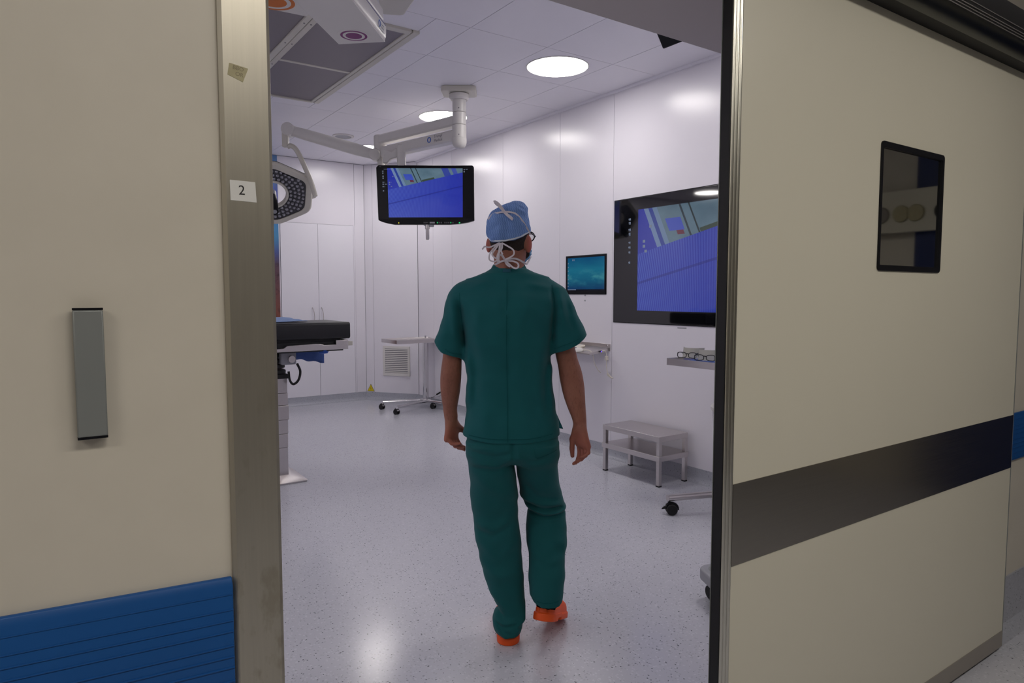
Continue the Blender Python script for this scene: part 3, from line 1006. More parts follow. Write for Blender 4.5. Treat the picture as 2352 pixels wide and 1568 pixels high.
# yoke of the monitor: bracket, post and cable loop
ye = np.array([2.719, 5.699])
obj('yoke_bracket', MB().prism([(-.17, 2.72), (-.17, 2.60), (-.13, 2.60), (-.10, 2.635), (-.03, 2.655), (.0, 2.655), (.0, 2.745), (-.05, 2.735), (-.09, 2.70)], .0, .06,
    lambda a, b, t: (ye[0] + rgt[0] * a + fwd[0] * t, ye[1] + rgt[1] * a + fwd[1] * t, b)), m_white, mc, bevel=.008)
obj('yoke_post', MB().prism(rrect(-.038, .038, -.03, .03, .014), 2.568, 2.762, lambda a, b, t: (ye[0] + rgt[0] * a + fwd[0] * b, ye[1] + rgt[1] * a + fwd[1] * b, t)), m_white, mc, bevel=.008)
p0 = np.array([e1[0], e1[1], 0]) - fwd * .05
obj('cable_loop', MB().tube(spline([p0 + rgt * .05 + np.array([0, 0, 2.61]), p0 + rgt * .09 + np.array([0, 0, 2.665]), p0 + rgt * .14 + np.array([0, 0, 2.685]), p0 + rgt * .2 + np.array([0, 0, 2.69])]), .009, 8), m_cable_white, mc)
# spring arm to the operating lamp
j0 = np.array([2.640, 6.072, 2.722])
j1 = np.array([1.965, 6.535, 2.955])
sd = (j1 - j0); Ls = np.linalg.norm(sd); sd /= Ls
sw_ = np.cross(sd, fwd); sw_ /= np.linalg.norm(sw_)
obj('lamp_spring_arm', MB().tube([j0, j0 + sd * .09, j0 + sd * .2, j1 - sd * .18, j1 - sd * .06, j1], [.045, .050, .056, .052, .048, .048], 20), m_white, mc)
o = obj('spring_arm_joint', MB().lathe([(.0, -.07), (.05, -.07), (.054, -.05), (.054, .05), (.046, .06), (0, .064)], seg=32), m_white, mc)
o.matrix_parent_inverse = mc.matrix_basis.inverted()
o.matrix_basis = frame(j0 - rgt * .01, (0, 0, 1), -fwd)
o = obj('elbow_joint', MB().lathe([(.0, -.066), (.056, -.066), (.06, -.05), (.06, .05), (.052, .058), (0, .06)], seg=32), m_white, mc)
o.matrix_parent_inverse = mc.matrix_basis.inverted()
o.matrix_basis = frame(j1, (0, 0, 1), -fwd)
el = np.array([1.937, 6.558, 0])
obj('elbow_post', MB().prism(rrect(-.026, .03, -.03, .03, .012), 2.795, 2.985, lambda a, b, t: (el[0] + rgt[0] * a + fwd[0] * b, el[1] + rgt[1] * a + fwd[1] * b, t)), m_white_warm, mc, bevel=.01)
obj('yoke_arm', MB().tube(spline([el + np.array([0, 0, 2.80]) + rgt * .02, el + np.array([0, 0, 2.808]) + rgt * .055, el + np.array([0, 0, 2.765]) + rgt * .105, el + np.array([0, 0, 2.62]) + rgt * .175, el + np.array([0, 0, 2.47]) + rgt * .235, el + np.array([0, 0, 2.34]) + rgt * .27], 6), .023, 14), m_white_warm, mc)

# the lamp head
hc = np.array([1.801, 6.653, 2.355])
ht = radians(38)
hu = rgt
hv = np.array([0, 0, 1.]) * cos(ht) - fwd * sin(ht) * -1.0
hv = np.array([0, 0, 1.]) * cos(ht) - (-fwd) * sin(ht) * -1.0
hn = -fwd * .70 + rgt * .33 - np.array([0, 0, 1.]) * .60
hn /= np.linalg.norm(hn)
hu = rgt - hn * np.dot(rgt, hn)
hu /= np.linalg.norm(hu)      # face of the lamp, down and to the door
hv = np.cross(hn, hu)
if hv[2] < 0: hv = -hv
lh = thing('operating_lamp', 'hexagonal operating lamp head with dark LED field and black handle', 'lamp', tuple(hc))
def HP(a, b, c): return hc + hu * a + hv * b + hn * c
def hexa(s, r, sx=1.0):
    """rounded hexagon with a point to the right"""
    P = [(.425, .06), (.345, -.225), (.05, -.30), (-.425, -.06), (-.345, .225), (.11, .31)]
    P = [(.43, .075), (.34, -.235), (.0, -.31), (-.43, -.075), (-.34, .235), (.115, .30)]
    P = [np.array((p[0], p[1] * 1.1)) * s for p in P]
    out = []
    for i in range(6):
        a, b, c = P[i - 1], P[i], P[(i + 1) % 6]
        u = (a - b) / np.linalg.norm(a - b); w = (c - b) / np.linalg.norm(c - b)
        for t in np.linspace(0, 1, 6):
            q0, q1 = b + u * r, b + w * r
            out.append(tuple((1 - t) ** 2 * q0 + 2 * t * (1 - t) * b + t * t * q1))
    return out
def ringmesh(loops):
    """bridge closed loops of equal length given as 3-D points"""
    mb = MB(); n = len(loops[0])
    vs = [p for l in loops for p in l]; fs = []
    for k in range(len(loops) - 1):
        for i in range(n):
            j = (i + 1) % n
            fs.append((k * n + i, k * n + j, (k + 1) * n + j, (k + 1) * n + i))
    return mb.add(vs, fs)
NH = 36
def circ(r, off=(0.03, 0.0)):
    return [(off[0] + r * cos(-2 * pi * i / NH + .35), off[1] + r * sin(-2 * pi * i / NH + .35)) for i in range(NH)]
def L3(poly, c): return [HP(a, b, c) for a, b in poly]
hole = .125
obj('housing', ringmesh([L3(circ(hole), -.02), L3(circ(hole + .02), -.05), L3(hexa(.93, .08), -.06), L3(hexa(1.0, .07), -.03), L3(hexa(1.0, .07), .005), L3(hexa(.97, .07), .018), L3(hexa(.84, .06), .02), L3(hexa(.835, .06), .012)]), m_white_warm, lh, smooth=30)
obj('seal_line', ringmesh([L3(hexa(1.004, .07), -.0345), L3(hexa(1.006, .07), -.03), L3(hexa(1.004, .07), -.0255)]), m_black, lh)
obj('led_field', ringmesh([L3(circ(hole + .018), .004), L3(hexa(.838, .06), .010)]), m_led_body, lh)
obj('hole_ring', ringmesh([L3(circ(hole), -.03), L3(circ(hole), .012), L3(circ(hole + .004), .018), L3(circ(hole + .02), .018), L3(circ(hole + .024), .008)]), m_white_warm, lh)
lens_me = MB().lathe([(0, .012), (.008, .011), (.0135, .007), (.016, 0), (.0165, -.002)], seg=14).mesh('led_lens', m_lens)
cnt = 0
hx_in = [np.array(p) for p in hexa(.80, .05)]
def inside(p):
    c = False
    for i in range(len(hx_in)):
        a, b = hx_in[i], hx_in[i - 1]
        if (a[1] > p[1]) != (b[1] > p[1]) and p[0] < (b[0] - a[0]) * (p[1] - a[1]) / (b[1] - a[1]) + a[0]:
            c = not c
    return c
for ir, r in enumerate(np.arange(hole + .042, .36, .038)):
    m_n = int(2 * pi * r / .041)
    for k in range(m_n):
        a = 2 * pi * (k + .5 * (ir % 2)) / m_n
        p = (.03 + r * cos(a), r * sin(a))
        if inside(p) and p[0] > -.08:
            o = bpy.data.objects.new('led_lens', lens_me)
            COL.objects.link(o)
            o.parent = lh
            o.matrix_parent_inverse = lh.matrix_basis.inverted()
            o.matrix_basis = frame(HP(p[0], p[1], .009), hu, hn)
obj('handle_bridge', MB().cyl(HP(-.13, 0, -.02), HP(.05, -.005, .0), .035, seg=20), m_white_warm, lh)
obj('handle_socket', MB().cyl(HP(.018, .0, -.02), HP(.018, .0, .06), .05, .045, 28), m_grey, lh)
hd = obj('lamp_handle', MB().tube([HP(.020, .0, .05), HP(.020, -.01, .13), HP(.020, -.02, .26), HP(.020, -.02, .275)], [.045, .043, .037, .034], 24), m_black, lh)
obj('camera_window', MB().cyl(HP(.020, -.02, .274), HP(.020, -.02, .278), .02, seg=20), m_grey, hd)
obj('slot', MB().strip([HP(.165, .208, .0195), HP(.285, .125, .0195)], .008, hn, .002), m_black, lh)
obj('side_knob', MB().cyl(HP(.36, -.10, -.02), HP(.415, -.115, -.025), .035, .02, 20), m_white_warm, lh)

# hanging monitor
mo = thing('monitor', 'black ceiling-hung monitor showing a blue cloth camera picture', 'monitor', (2.881, 5.551, 2.312), radians(-34.6))
k = .904 / 225 * .975
def mp(px, py): return ((px - 977) * k, (447.5 - py) * k)
outl = [mp(869, 380), mp(1085, 380.6), mp(1088.5, 384), mp(1089, 506), mp(1075, 510), mp(1055, 513.3), mp(1030, 515), mp(905, 515), mp(888, 512), mp(875, 508.5), mp(867.5, 505), mp(864, 385)]
obj('housing', MB().prism(outl, 0, .06, XZ), m_black, mo, bevel=.006, local=True)
obj('screen_glass', MB().prism([mp(866, 383), mp(1086.5, 383.5), mp(1086.5, 503), mp(870, 503)], -.0012, .001, XZ), m_screen_glass, mo, local=True)
a, b, c, d = mp(889.5, 387), mp(1063, 387.5), mp(1062.7, 498.6), mp(892, 499)
scr = obj('screen', MB().quad_uv([(d[0], -.0022, d[1]), (c[0], -.0022, c[1]), (b[0], -.0022, b[1]), (a[0], -.0022, a[1])]), m_feed, mo, local=True)
gl = MB()
for px, py, w, h in ((879.5, 394, 3, 2.2), (879.5, 398.5, 2.4, 3.2), (880, 405.5, 3.4, 2.6), (880, 410, 2.6, 3.2), (880, 419, 3, 2), (883.6, 419, 1, 2), (880, 423.5, 3, 2.6), (886, 423.5, 5, 1.6),
                     (880, 429, 3, 2), (883.6, 429, 1, 2), (880.5, 438.5, 3, 2.4), (894.5, 419.2, 2.6, 2.4), (898.3, 419.2, 1, 2), (894.8, 423.6, 2.4, 2.6), (899, 428.8, 2.6, 1.4), (1066.5, 390.5, 2.4, 2.4), (1070, 390, 1, 2), (1072.8, 390, 1.8, 2), (1066.5, 395.3, 3, 2.2), (902.6, 406, 2, 2.6)):
    x, z = mp(px, py)
    gl.box(x - w * k / 2, x + w * k / 2, -.0034, -.0026, z - h * k / 2, z + h * k / 2)
tag(obj('screen_icons', gl, m_icon, scr, local=True), kind='stuff')
text('00/00/0000  00:00:00', 2.4 * k, m_icon, scr, frame((mp(892, 389.6)[0], -.003, mp(892, 389.6)[1]), (1, 0, 0), (0, -1, 0)), .0001, local=True)
text('SONY', 4.2 * k, m_logo_grey, mo, frame((mp(977.5, 511.2)[0], -.001, mp(977.5, 511.2)[1]), (1, 0, 0), (0, -1, 0)), .0003, local=True)
text('LMD', 2.6 * k, m_logo_grey, mo, frame((mp(873, 383.8)[0], -.0016, mp(873, 383.8)[1]), (1, 0, 0), (0, -1, 0)), .0003, local=True)
x, z = mp(992, 511)
obj('badge', MB().box(x - 5.8 * k, x + 5.8 * k, -.0015, .001, z - 1.8 * k, z + 1.8 * k), m_grey, mo, local=True)
for px, py, mt in ((914.8, 511.5, m_led_yellow), (1004, 511, m_led_green), (1035, 511, m_led_green), (1055, 511.3, m_led_green), (1008, 511, m_logo_grey), (1012.8, 511, m_logo_grey), (1021.5, 511, m_logo_grey), (1026, 511, m_logo_grey), (1030.5, 511, m_logo_grey), (1040, 511, m_logo_grey)):
    x, z = mp(px, py)
    s = 1.5 if mt is m_led_green and px > 1050 else .9
    obj('indicator' if mt is not m_logo_grey else 'button', MB().box(x - s * k, x + s * k, -.0022, .001, z - 1.4 * k, z + 1.4 * k), mt, mo, local=True)
x, z = mp(980, 515)
gr = obj('grip', MB().lathe([(.022, 0), (.022, -.035), (.0165, -.04), (.0165, -.125), (.012, -.136), (0, -.137)], (x, .03, z), 24), m_steel, mo, local=True)
obj('grip_clamp', MB().lathe([(0, -.02), (.024, -.018), (.024, 0)], (x + .034, .03, z), 20), m_grey, gr, local=True)
obj('grip_bracket', MB().box(x - .03, x + .05, .01, .05, z - .008, z + .004), m_grey, gr, local=True)
obj('back_mount', MB().box(-.29, -.16, .055, .09, .0, .24), m_white, mo, bevel=.01, local=True)

# ------------------------------------------------------------------ WALL DISPLAYS
def wall_display(name, label, y0, y1, z0, z1, scr_rect, mat, t=.006, bez=m_screen_glass, fr=m_black):
    d = thing(name, label, 'display', (XR, (y0 + y1) / 2, z0))
    obj('bezel', MB().box(XR - t, XR + .004, y0, y1, z0, z1), bez, d, bevel=.0015)
    obj('edge', MB().box(XR - t * .6, XR + .004, y0 - .006, y1 + .006, z0 - .006, z1 + .006), fr, d, bevel=.001)
    a, b, c, e = scr_rect        # y at screen left (far), y right (near), z0, z1
    s = obj('screen', MB().quad_uv([(XR - t - .001, a, c), (XR - t - .001, b, c), (XR - t - .001, b, e), (XR - t - .001, a, e)]), mat, d)
    return d, s
bigd, bigs = wall_display('wall_display', 'large black glass wall display with blue cloth picture by the door', 2.44, 4.302, 1.183, 2.203, (4.02, 2.62, 1.285, 2.105), m_feed_big, bez=m_big_glass)
gl = MB()
for z, w, h in ((2.035, .035, .02), (2.005, .03, .025), (1.95, .035, .024), (1.915, .028, .03), (1.845, .03, .018), (1.805, .035, .02), (1.765, .03, .02), (1.68, .03, .022)):
    gl.box(XR - .0088, XR - .0075, 4.115 - w * .32, 4.115 + w * .05, z - h * .3, z + h * .36).box(XR - .0088, XR - .0075, 4.115 + w * .16, 4.115 + w * .36, z - h * .2, z + h * .3).box(XR - .0088, XR - .0075, 4.115 - w * .4, 4.115 + w * .3, z - h * .5, z - h * .4)
for y, z in ((3.95, 1.845), (3.95, 1.805), (3.93, 1.765), (3.88, 1.96)):
    gl.box(XR - .0088, XR - .0075, y - .014, y + .014, z - .011, z + .011)
tag(obj('screen_icons', gl, m_icon, bigs), kind='stuff')
smd, sms = wall_display('small_wall_display', 'small black-framed wall display showing a blue-green desktop', 4.404, 4.948, 1.422, 1.763, (4.922, 4.420, 1.452, 1.748), m_desktop, bez=m_black)
gl = MB()
for z in (1.70, 1.665, 1.63, 1.59, 1.555, 1.52, 1.49):
    gl.box(XR - .0086, XR - .0075, 4.908, 4.916, z - .005, z + .005)
gl.box(XR - .0086, XR - .0075, 4.845, 4.853, 1.722, 1.736).box(XR - .0086, XR - .0075, 4.825, 4.833, 1.722, 1.736).box(XR - .0086, XR - .0075, 4.80, 4.918, 1.455, 1.462)
tag(obj('screen_icons', gl, m_icon, sms), kind='stuff')
for y, z, nm in ((4.68, 1.408, 'upper small grey screw button under the small wall display'), (4.68, 1.361, 'lower small grey screw button under the small wall display')):
    tag(obj('wall_button', MB().lathe([(0, -.006), (.006, -.006), (.008, 0)], (XR, y, z), 14, 'x'), m_grey), nm, 'button', 'buttons under the small display')
tag(obj('name_plate', MB().box(XR - .001, XR + .002, 3.50, 3.59, 1.155, 1.164), m_grey), 'slim grey name plate below the large wall display', 'plate')

# ------------------------------------------------------------------ WALL SHELF WITH MOUSE, KEYBOARD, CABLES
sh = thing('wall_shelf', 'narrow steel wall shelf holding mouse and keyboard', 'shelf', (XR, 4.75, .95))
def SZ(x): return .914 + (x - 3.80) * .19
obj('plate', MB().prism([(3.80, SZ(3.8)), (XR, SZ(XR)), (XR, SZ(XR) - .006), (3.80, SZ(3.8) - .009)], 4.36, 5.15, lambda a, b, t: (a, t, b)), m_steel, sh)
obj('end_gusset', MB().prism([(3.80, SZ(3.8) - .001), (3.90, SZ(3.9) - .001), (XR - .001, SZ(XR) - .001), (XR - .001, .926), (3.81, SZ(3.8) - .012)], 4.356, 4.362, lambda a, b, t: (a, t, b)), m_steel, sh)
obj('wall_flange', MB().box(XR - .005, XR + .001, 4.34, 5.15, .926, .988), m_steel, sh, bevel=.001)
for y in (4.375, 4.9):
    obj('screw', MB().lathe([(0, -.012), (.006, -.011), (.008, -.004)], (XR, y, .972), 12, 'x'), m_chrome, sh)
# mouse
m0 = np.array([3.835, 4.54, SZ(3.84) + .001])
ms_ = thing('computer_mouse', 'white computer mouse on the steel wall shelf', 'mouse', tuple(m0))
mm = MB(); rows = []
for i in range(9):
    t = i / 8 * 2 - 1
    w = .031 * sqrt(max(0, 1 - abs(t) ** 3)) + .001
    h = .032 * sqrt(max(0, 1 - (t * .98) ** 2)) * (1 - .15 * t)
    row = []
    for j in range(9):
        a = pi * j / 8
        row.append((m0[0] - cos(a) * w, m0[1] + t * .058, m0[2] + max(.001, sin(a) ** .7 * h) + (-cos(a) * w) * .19))
    rows.append(row)
vs = [p for r in rows for p in r]
fs = [(i * 9 + j, (i + 1) * 9 + j, (i + 1) * 9 + j + 1, i * 9 + j + 1) for i in range(8) for j in range(8)]
fs += [tuple(range(9)), tuple(72 + j for j in range(8, -1, -1))] + [(i * 9, i * 9 + 8, (i + 1) * 9 + 8, (i + 1) * 9) for i in range(8)]
obj('shell', mm.add(vs, fs), m_white, ms_, smooth=60)
obj('wheel', MB().lathe([(0, -.004), (.008, -.004), (.008, .004), (0, .004)], (m0[0], m0[1] + .03, m0[2] + .026), 16, 'x'), m_grey, ms_)
# keyboard
kb = thing('keyboard', 'white keyboard with dark display window lying on the wall shelf', 'keyboard', (3.9, 4.86, .94))
kf = lambda a, b, t: (a, b, SZ(a) + t)
obj('body', MB().prism(rrect(3.845, 3.985, 4.615, 5.05, .01), .001, .017, kf), m_cable_white, kb, bevel=.003)
kz = MB()
for i in range(5):
    for j in range(14):
        x, y = 3.925 + i * .011, 4.64 + j * .029
        kz.prism([(x, y), (x + .0095, y), (x + .0095, y + .026), (x, y + .026)], .016, .0195, kf)
tag(obj('keys', kz, m_white, kb), kind='stuff')
obj('display_window', MB().prism([(3.853, 4.63), (3.89, 4.63), (3.89, 4.70), (3.853, 4.70)], .0165, .0185, kf), m_grey2, kb)
# mouse cable hanging off the shelf, plugged into an extension
tag(obj('mouse_cable', MB().tube(spline([(3.838, 4.482, SZ(3.84) + .012), (3.842, 4.44, SZ(3.84) + .016), (3.85, 4.40, SZ(3.84) + .012), (3.862, 4.378, .90), (3.89, 4.385, .82), (3.95, 4.40, .755), (3.99, 4.42, .735), (4.0, 4.45, .745)], 8), .0035, 8), m_cable_white),
    'white mouse cable hanging in a loop off the shelf end', 'cable')
cc = thing('charger_cable', 'white cable with square plug and violet light below the shelf', 'cable', (3.96, 4.35, .85))
obj('lead', MB().tube(spline([(3.935, 4.345, .930), (3.95, 4.335, .935), (3.965, 4.33, .925), (3.975, 4.33, .88), (3.98, 4.335, .80), (3.985, 4.328, .75), (3.99, 4.318, .728), (4.0, 4.312, .715)], 8), .0035, 8), m_cable_white, cc)
obj('plug', MB().obox((3.976, 4.33, .868), (.013, 0, .0), (0, .011, 0), (0, 0, .018)), m_cable_white, cc, bevel=.003)
obj('connector', MB().obox((3.925, 4.348, .927), (.012, 0, .002), (0, .006, 0), (0, 0, .006)), m_rubber, cc, bevel=.002)
obj('light', MB().obox((3.925, 4.341, .928), (.005, 0, 0), (0, .002, 0), (0, 0, .005)), m_led_violet, cc)
obj('tail_connector', MB().tube([(4.0, 4.345, .735), (4.0, 4.335, .722), (4.01, 4.315, .705), (4.015, 4.29, .695)], [.008, .011, .008, .005], 10), m_cable_white, cc)

# ------------------------------------------------------------------ STEP STOOL
st = thing('step_stool', 'low stainless step stool with two shelves against the right wall', 'stool', (3.83, 3.73, 0))
sx0, sx1, sy0, sy1 = 3.672, 3.985, 3.425, 4.035
obj('top', MB().box(sx0, sx1, sy0, sy1, .335, .375), m_steel, st, bevel=.002)
obj('lower_shelf', MB().box(sx0 - .006, sx1 + .002, sy0 - .006, sy1 + .006, .19, .229), m_steel, st, bevel=.002)
for x in (sx0 + .002, sx1 - .032):
    for y in (sy0 + .002, sy1 - .032):
        l = obj('leg', MB().box(x, x + .03, y, y + .03, .008, .191).box(x, x + .03, y, y + .03, .2285, .3355), m_steel, st, bevel=.0015)
        obj('rubber_foot', MB().box(x - .0005, x + .0305, y - .0005, y + .0305, 0, .01), m_rubber, l)


def castor(parent, p, yaw=0, h=.075, lever=False, matw=m_black):
    """twin-wheel swivel castor below point p (top of its stem)"""
    c = np.array(p)
    R = np.array(Matrix.Rotation(yaw, 3, 'Z'))
    r = h * .42
    ax = R @ np.array([1., 0, 0])
    back = R @ np.array([0, 1., 0])
    w0 = np.array([c[0], c[1], r]) + back * h * .18
    stem = obj('castor', MB().cyl(c, (c[0], c[1], h * .72), .009, seg=12).obox(w0 + np.array([0, 0, r * .62]) - back * h * .08, ax * .014, back * r * .8, (0, 0, r * .3)), matw if lever else m_steel, parent, bevel=.002)
    for s in (-1, 1):
        a = w0 + ax * s * .010
        b = w0 + ax * s * .027
        obj('wheel', MB().cyl(a, b, r, seg=24), m_rubber, stem, bevel=.004)
    obj('hood', MB().tube([w0 + ax * 0 + r * 1.08 * (cos(t) * back + sin(t) * np.array([0, 0, 1.])) for t in np.linspace(-.1, pi * .8, 9)], .011, 8), matw, stem)
    if lever:
        obj('brake_lever', MB().tube([w0 - back * r * .7 + np.array([0, 0, r * .5]), w0 - back * r * 1.25 + np.array([0, 0, r * .3]), w0 - back * r * 1.75 + np.array([0, 0, r * .05])], [.012, .010, .004], 8), m_black, stem)
    return stem


def tray_mesh(x0, x1, y0, y1, z0, z1, t=.006, dip=.018):
    o = rrect(x0, x1, y0, y1, .012, 3)
    i = rrect(x0 + .012, x1 - .012, y0 + .012, y1 - .012, .008, 3)
    i2 = rrect(x0 + .02, x1 - .02, y0 + .02, y1 - .02, .006, 3)
    L = [[(a, b, z0 + .004) for a, b in i], [(a, b, z0) for a, b in o], [(a, b, z1) for a, b in o], [(a, b, z1) for a, b in i], [(a, b, z1 - dip) for a, b in i2]]
    mb = ringmesh(L)
    n = len(o)
    mb.f.append(tuple(range(4 * n, 5 * n)))
    mb.f.append(tuple(range(n - 1, -1, -1)))
    return mb


# far instrument table
mf = thing('instrument_table', 'chrome overbed instrument table standing near the far corner', 'table', (3.9, 7.55, 0))
ctr = np.array([3.905, 7.56])
obj('column', MB().prism(rrect(ctr[0] - .032, ctr[0] + .032, ctr[1] - .025, ctr[1] + .025, .012), .1, .86, XY), m_chrome, mf)
# tray: turned so that its long side runs to the right
def rot_tray(mb, c, ang):
    R = np.array(Matrix.Rotation(ang, 3, 'Z'))
    mb.v = [tuple(R @ np.array(p) + np.array([c[0], c[1], 0])) for p in mb.v]
    return mb
tc = np.array([3.72, 7.52])
obj('tray', rot_tray(tray_mesh(-.33, .33, -.21, .21, .832, .877), tc, radians(2)), m_steel, mf)
obj('clamp', MB().box(ctr[0] - .04, ctr[0] + .04, ctr[1] - .035, ctr[1] + .035, .815, .834), m_chrome, mf, bevel=.003)
def foot(p0, p1, r=.02):
    return MB().tube([p0, p1], r, 14)
obj('foot_tube', foot((3.95, 7.60, .09), (3.40, 7.74, .09)), m_chrome, mf)
obj('foot_tube', foot((3.97, 7.55, .088), (3.385, 7.30, .088)), m_chrome, mf)
obj('foot_tube', foot((3.90, 7.56, .09), (3.985, 7.28, .09)), m_chrome, mf)
obj('foot_hub', MB().box(3.85, 3.96, 7.51, 7.62, .068, .112), m_chrome, mf, bevel=.006)
castor(mf, (3.40, 7.735, .08), .4)
castor(mf, (3.395, 7.305, .075), .3)
castor(mf, (3.945, 7.42, .08), .5)
pd = obj('foot_lever', MB().tube([(3.93, 7.52, .12), (3.985, 7.38, .19), (4.0, 7.33, .22)], .006, 8).tube([(3.945, 7.52, .12), (3.99, 7.36, .165), (4.0, 7.31, .19)], .006, 8), m_chrome, mf)
obj('lever_grip', MB().tube([(3.975, 7.405, .178), (3.996, 7.345, .212)], .010, 8), m_rubber, pd)
obj('height_screw', MB().cyl((3.89, 7.53, .877), (3.89, 7.53, .905), .012, seg=14), m_chrome, mf)

# near instrument table at the right edge, mostly behind the door
mn = thing('instrument_table', 'steel instrument table behind the door edge, carrying eye protectors', 'table', (3.75, 2.76, 0))
obj('tray', tray_mesh(3.318, 3.80, 2.35, 3.048, .962, 1.005), m_steel, mn)
obj('column', MB().prism(rrect(3.55, 3.61, 2.50, 2.56, .012), .1, .975, XY), m_chrome, mn)
obj('tray_arm', MB().box(3.50, 3.66, 2.42, 2.9, .945, .963), m_chrome, mn, bevel=.003)
obj('foot_tube', foot((3.265, 2.968, .108), (3.80, 2.775, .108), .022), m_steel, mn)
obj('foot_tube', foot((3.25, 2.548, .108), (3.80, 2.38, .108), .022), m_steel, mn)
obj('foot_hub', MB().box(3.55, 3.61, 2.43, 2.85, .088, .122), m_chrome, mn, bevel=.006)
castor(mn, (3.275, 2.962, .088), radians(235), .085, True)
castor(mn, (3.262, 2.548, .088), radians(235), .085, True)
castor(mn, (3.78, 2.785, .088), 0, .085, False)
castor(mn, (3.78, 2.39, .088), 0, .085, False)

# blue cloth and eye protectors on the near table
tag(obj('tray_cloth', MB().prism([(3.36, 2.42), (3.74, 2.40), (3.76, 2.98), (3.55, 3.01), (3.36, 2.93)], .988, .9915, XY), m_bluecloth),
    'folded blue cloth lining the near instrument table tray', 'cloth')
def eye_protector(label, c, ang, tilt=0.0, lens_lift=.0, grp='eye protectors on the near table'):
    t = thing('eye_protector', label, 'goggles', c, ang, grp)
    # black frame: two rounded rims and a bridge, temples folded to the back, grey curved shield around
    for s in (-1, 1):
        pw = lambda q: math.copysign(abs(q) ** .62, q)
        rim = [(s * .0355 + .028 * pw(cos(a)) - s * .003 * sin(a) * 0, -.010 * max(0, s * cos(a)), .030 + lens_lift + (.0175 + .002 * s * cos(a)) * pw(sin(a))) for a in np.linspace(0, 2 * pi, 24, endpoint=False)]
        obj('rim', MB().tube(rim, .0024, 8, True), m_black, t, local=True)
        lens = MB().add([(x, y, z) for x, y, z in rim], [tuple(range(24))])
        obj('lens', lens, m_lensglass, t, local=True)
        obj('temple', MB().tube(spline([(s * .063, -.01, .042), (s * .066, .03, .044), (s * .066, .075, .036), (s * .064, .10, .012)], 5), .003, 8), m_black, t, local=True)
    obj('bridge', MB().tube([(-.009, -.002, .036), (0, -.005, .041), (.009, -.002, .036)], .0032, 8), m_black, t, local=True)
    sh_ = []
    for i in range(13):
        a = radians(-82 + 164 * i / 12)
        sh_.append((sin(a) * .072, -.028 + (1 - cos(a)) * .075))
    mb = MB()
    n = len(sh_)
    v0 = [(x, y + .004, .012) for x, y in sh_] + [(x, y + .02, .078) for x, y in sh_] + [(x * .97, y + .006, .012) for x, y in sh_] + [(x * .97, y + .022, .078) for x, y in sh_]
    f0 = []
    for i in range(n - 1):
        f0 += [(i, i + 1, n + i + 1, n + i), (2 * n + i, 3 * n + i, 3 * n + i + 1, 2 * n + i + 1), (n + i, n + i + 1, 3 * n + i + 1, 3 * n + i), (i, 2 * n + i, 2 * n + i + 1, i + 1)]
    f0 += [(0, n, 3 * n, 2 * n), (n - 1, 3 * n - 1, 4 * n - 1, 2 * n - 1)]
    o = obj('shield', mb.add(v0, f0), m_visor, t, local=True)
    o.location = (0, .055, -.004)
    return t
eye_protector('black-rimmed goggles with grey shield at the left end of the near tray', (3.45, 2.985, .992), radians(-72))
eye_protector('black-rimmed goggles in the middle of the near tray beside the cloth', (3.40, 2.80, .992), radians(-66))
eye_protector('black-rimmed goggles half hidden by the door edge on the near tray', (3.50, 2.66, .992), radians(-75))

# bag stand at the right wall
bg = thing('bag_stand', 'white-rimmed waste bag stand with clear bag by the door edge', 'bag stand', (3.79, 2.80, 0))
bc = (3.79, 2.80)
obj('rim', MB().lathe([(.19, .645), (.205, .65), (.207, .672), (.19, .688), (.15, .695), (0, .70)], (bc[0], bc[1], 0), 40), m_white, bg)
obj('bag', MB().lathe([(.196, .644), (.193, .60), (.186, .52), (.172, .44), (.15, .40), (.09, .385), (0, .38)], (bc[0], bc[1], 0), 40), m_bagfilm, bg)
obj('post', MB().cyl((3.97, 2.70, 0.02), (3.97, 2.70, .66), .012, seg=14), m_chrome, bg)
obj('base', MB().lathe([(0, .03), (.1, .028), (.12, .012), (.12, 0)], (3.90, 2.6, 0), 28), m_white, bg)

# grey wheeled base near the door edge
wb = thing('wheeled_base', 'grey plastic wheeled base just showing beside the door edge', 'trolley', (2.7, 1.9, 0))
u_, w_ = np.array([.90, -.43]), np.array([.43, .90])
tip = np.array([2.432, 1.948])
WB = lambda a, b, t: (tip[0] + u_[0] * a + w_[0] * b, tip[1] + u_[1] * a + w_[1] * b, t)
obj('deck', MB().prism(rrect(-.012, .42, -.075, .13, .06, 8), .098, .154, WB), m_grey, wb, bevel=.012, seg=3)
obj('deck_recess', MB().prism(rrect(.02, .38, -.045, .10, .045, 8), .152, .1565, WB), m_grey2, wb, bevel=.002)
for a, b in ((.028, -.035), (.06, .09), (.36, -.03), (.36, .09)):
    q = WB(a, b, 0)
    s = obj('castor', MB().lathe([(.0, .10), (.030, .10), (.034, .09), (.034, .072), (.026, .062), (0, .062)], (q[0], q[1], 0), 24), m_grey2, wb)
    obj('wheel', MB().cyl((q[0] - .028, q[1] + .0, .036), (q[0] + .02, q[1] - .01, .036), .036, seg=24), m_rubber, s, bevel=.006)
    obj('hood', MB().tube([(q[0] - .03 * cos(t) * 0 - .034, q[1] - .01, .07), (q[0] + .03, q[1] - .015, .07)], .012, 8), m_black, s)

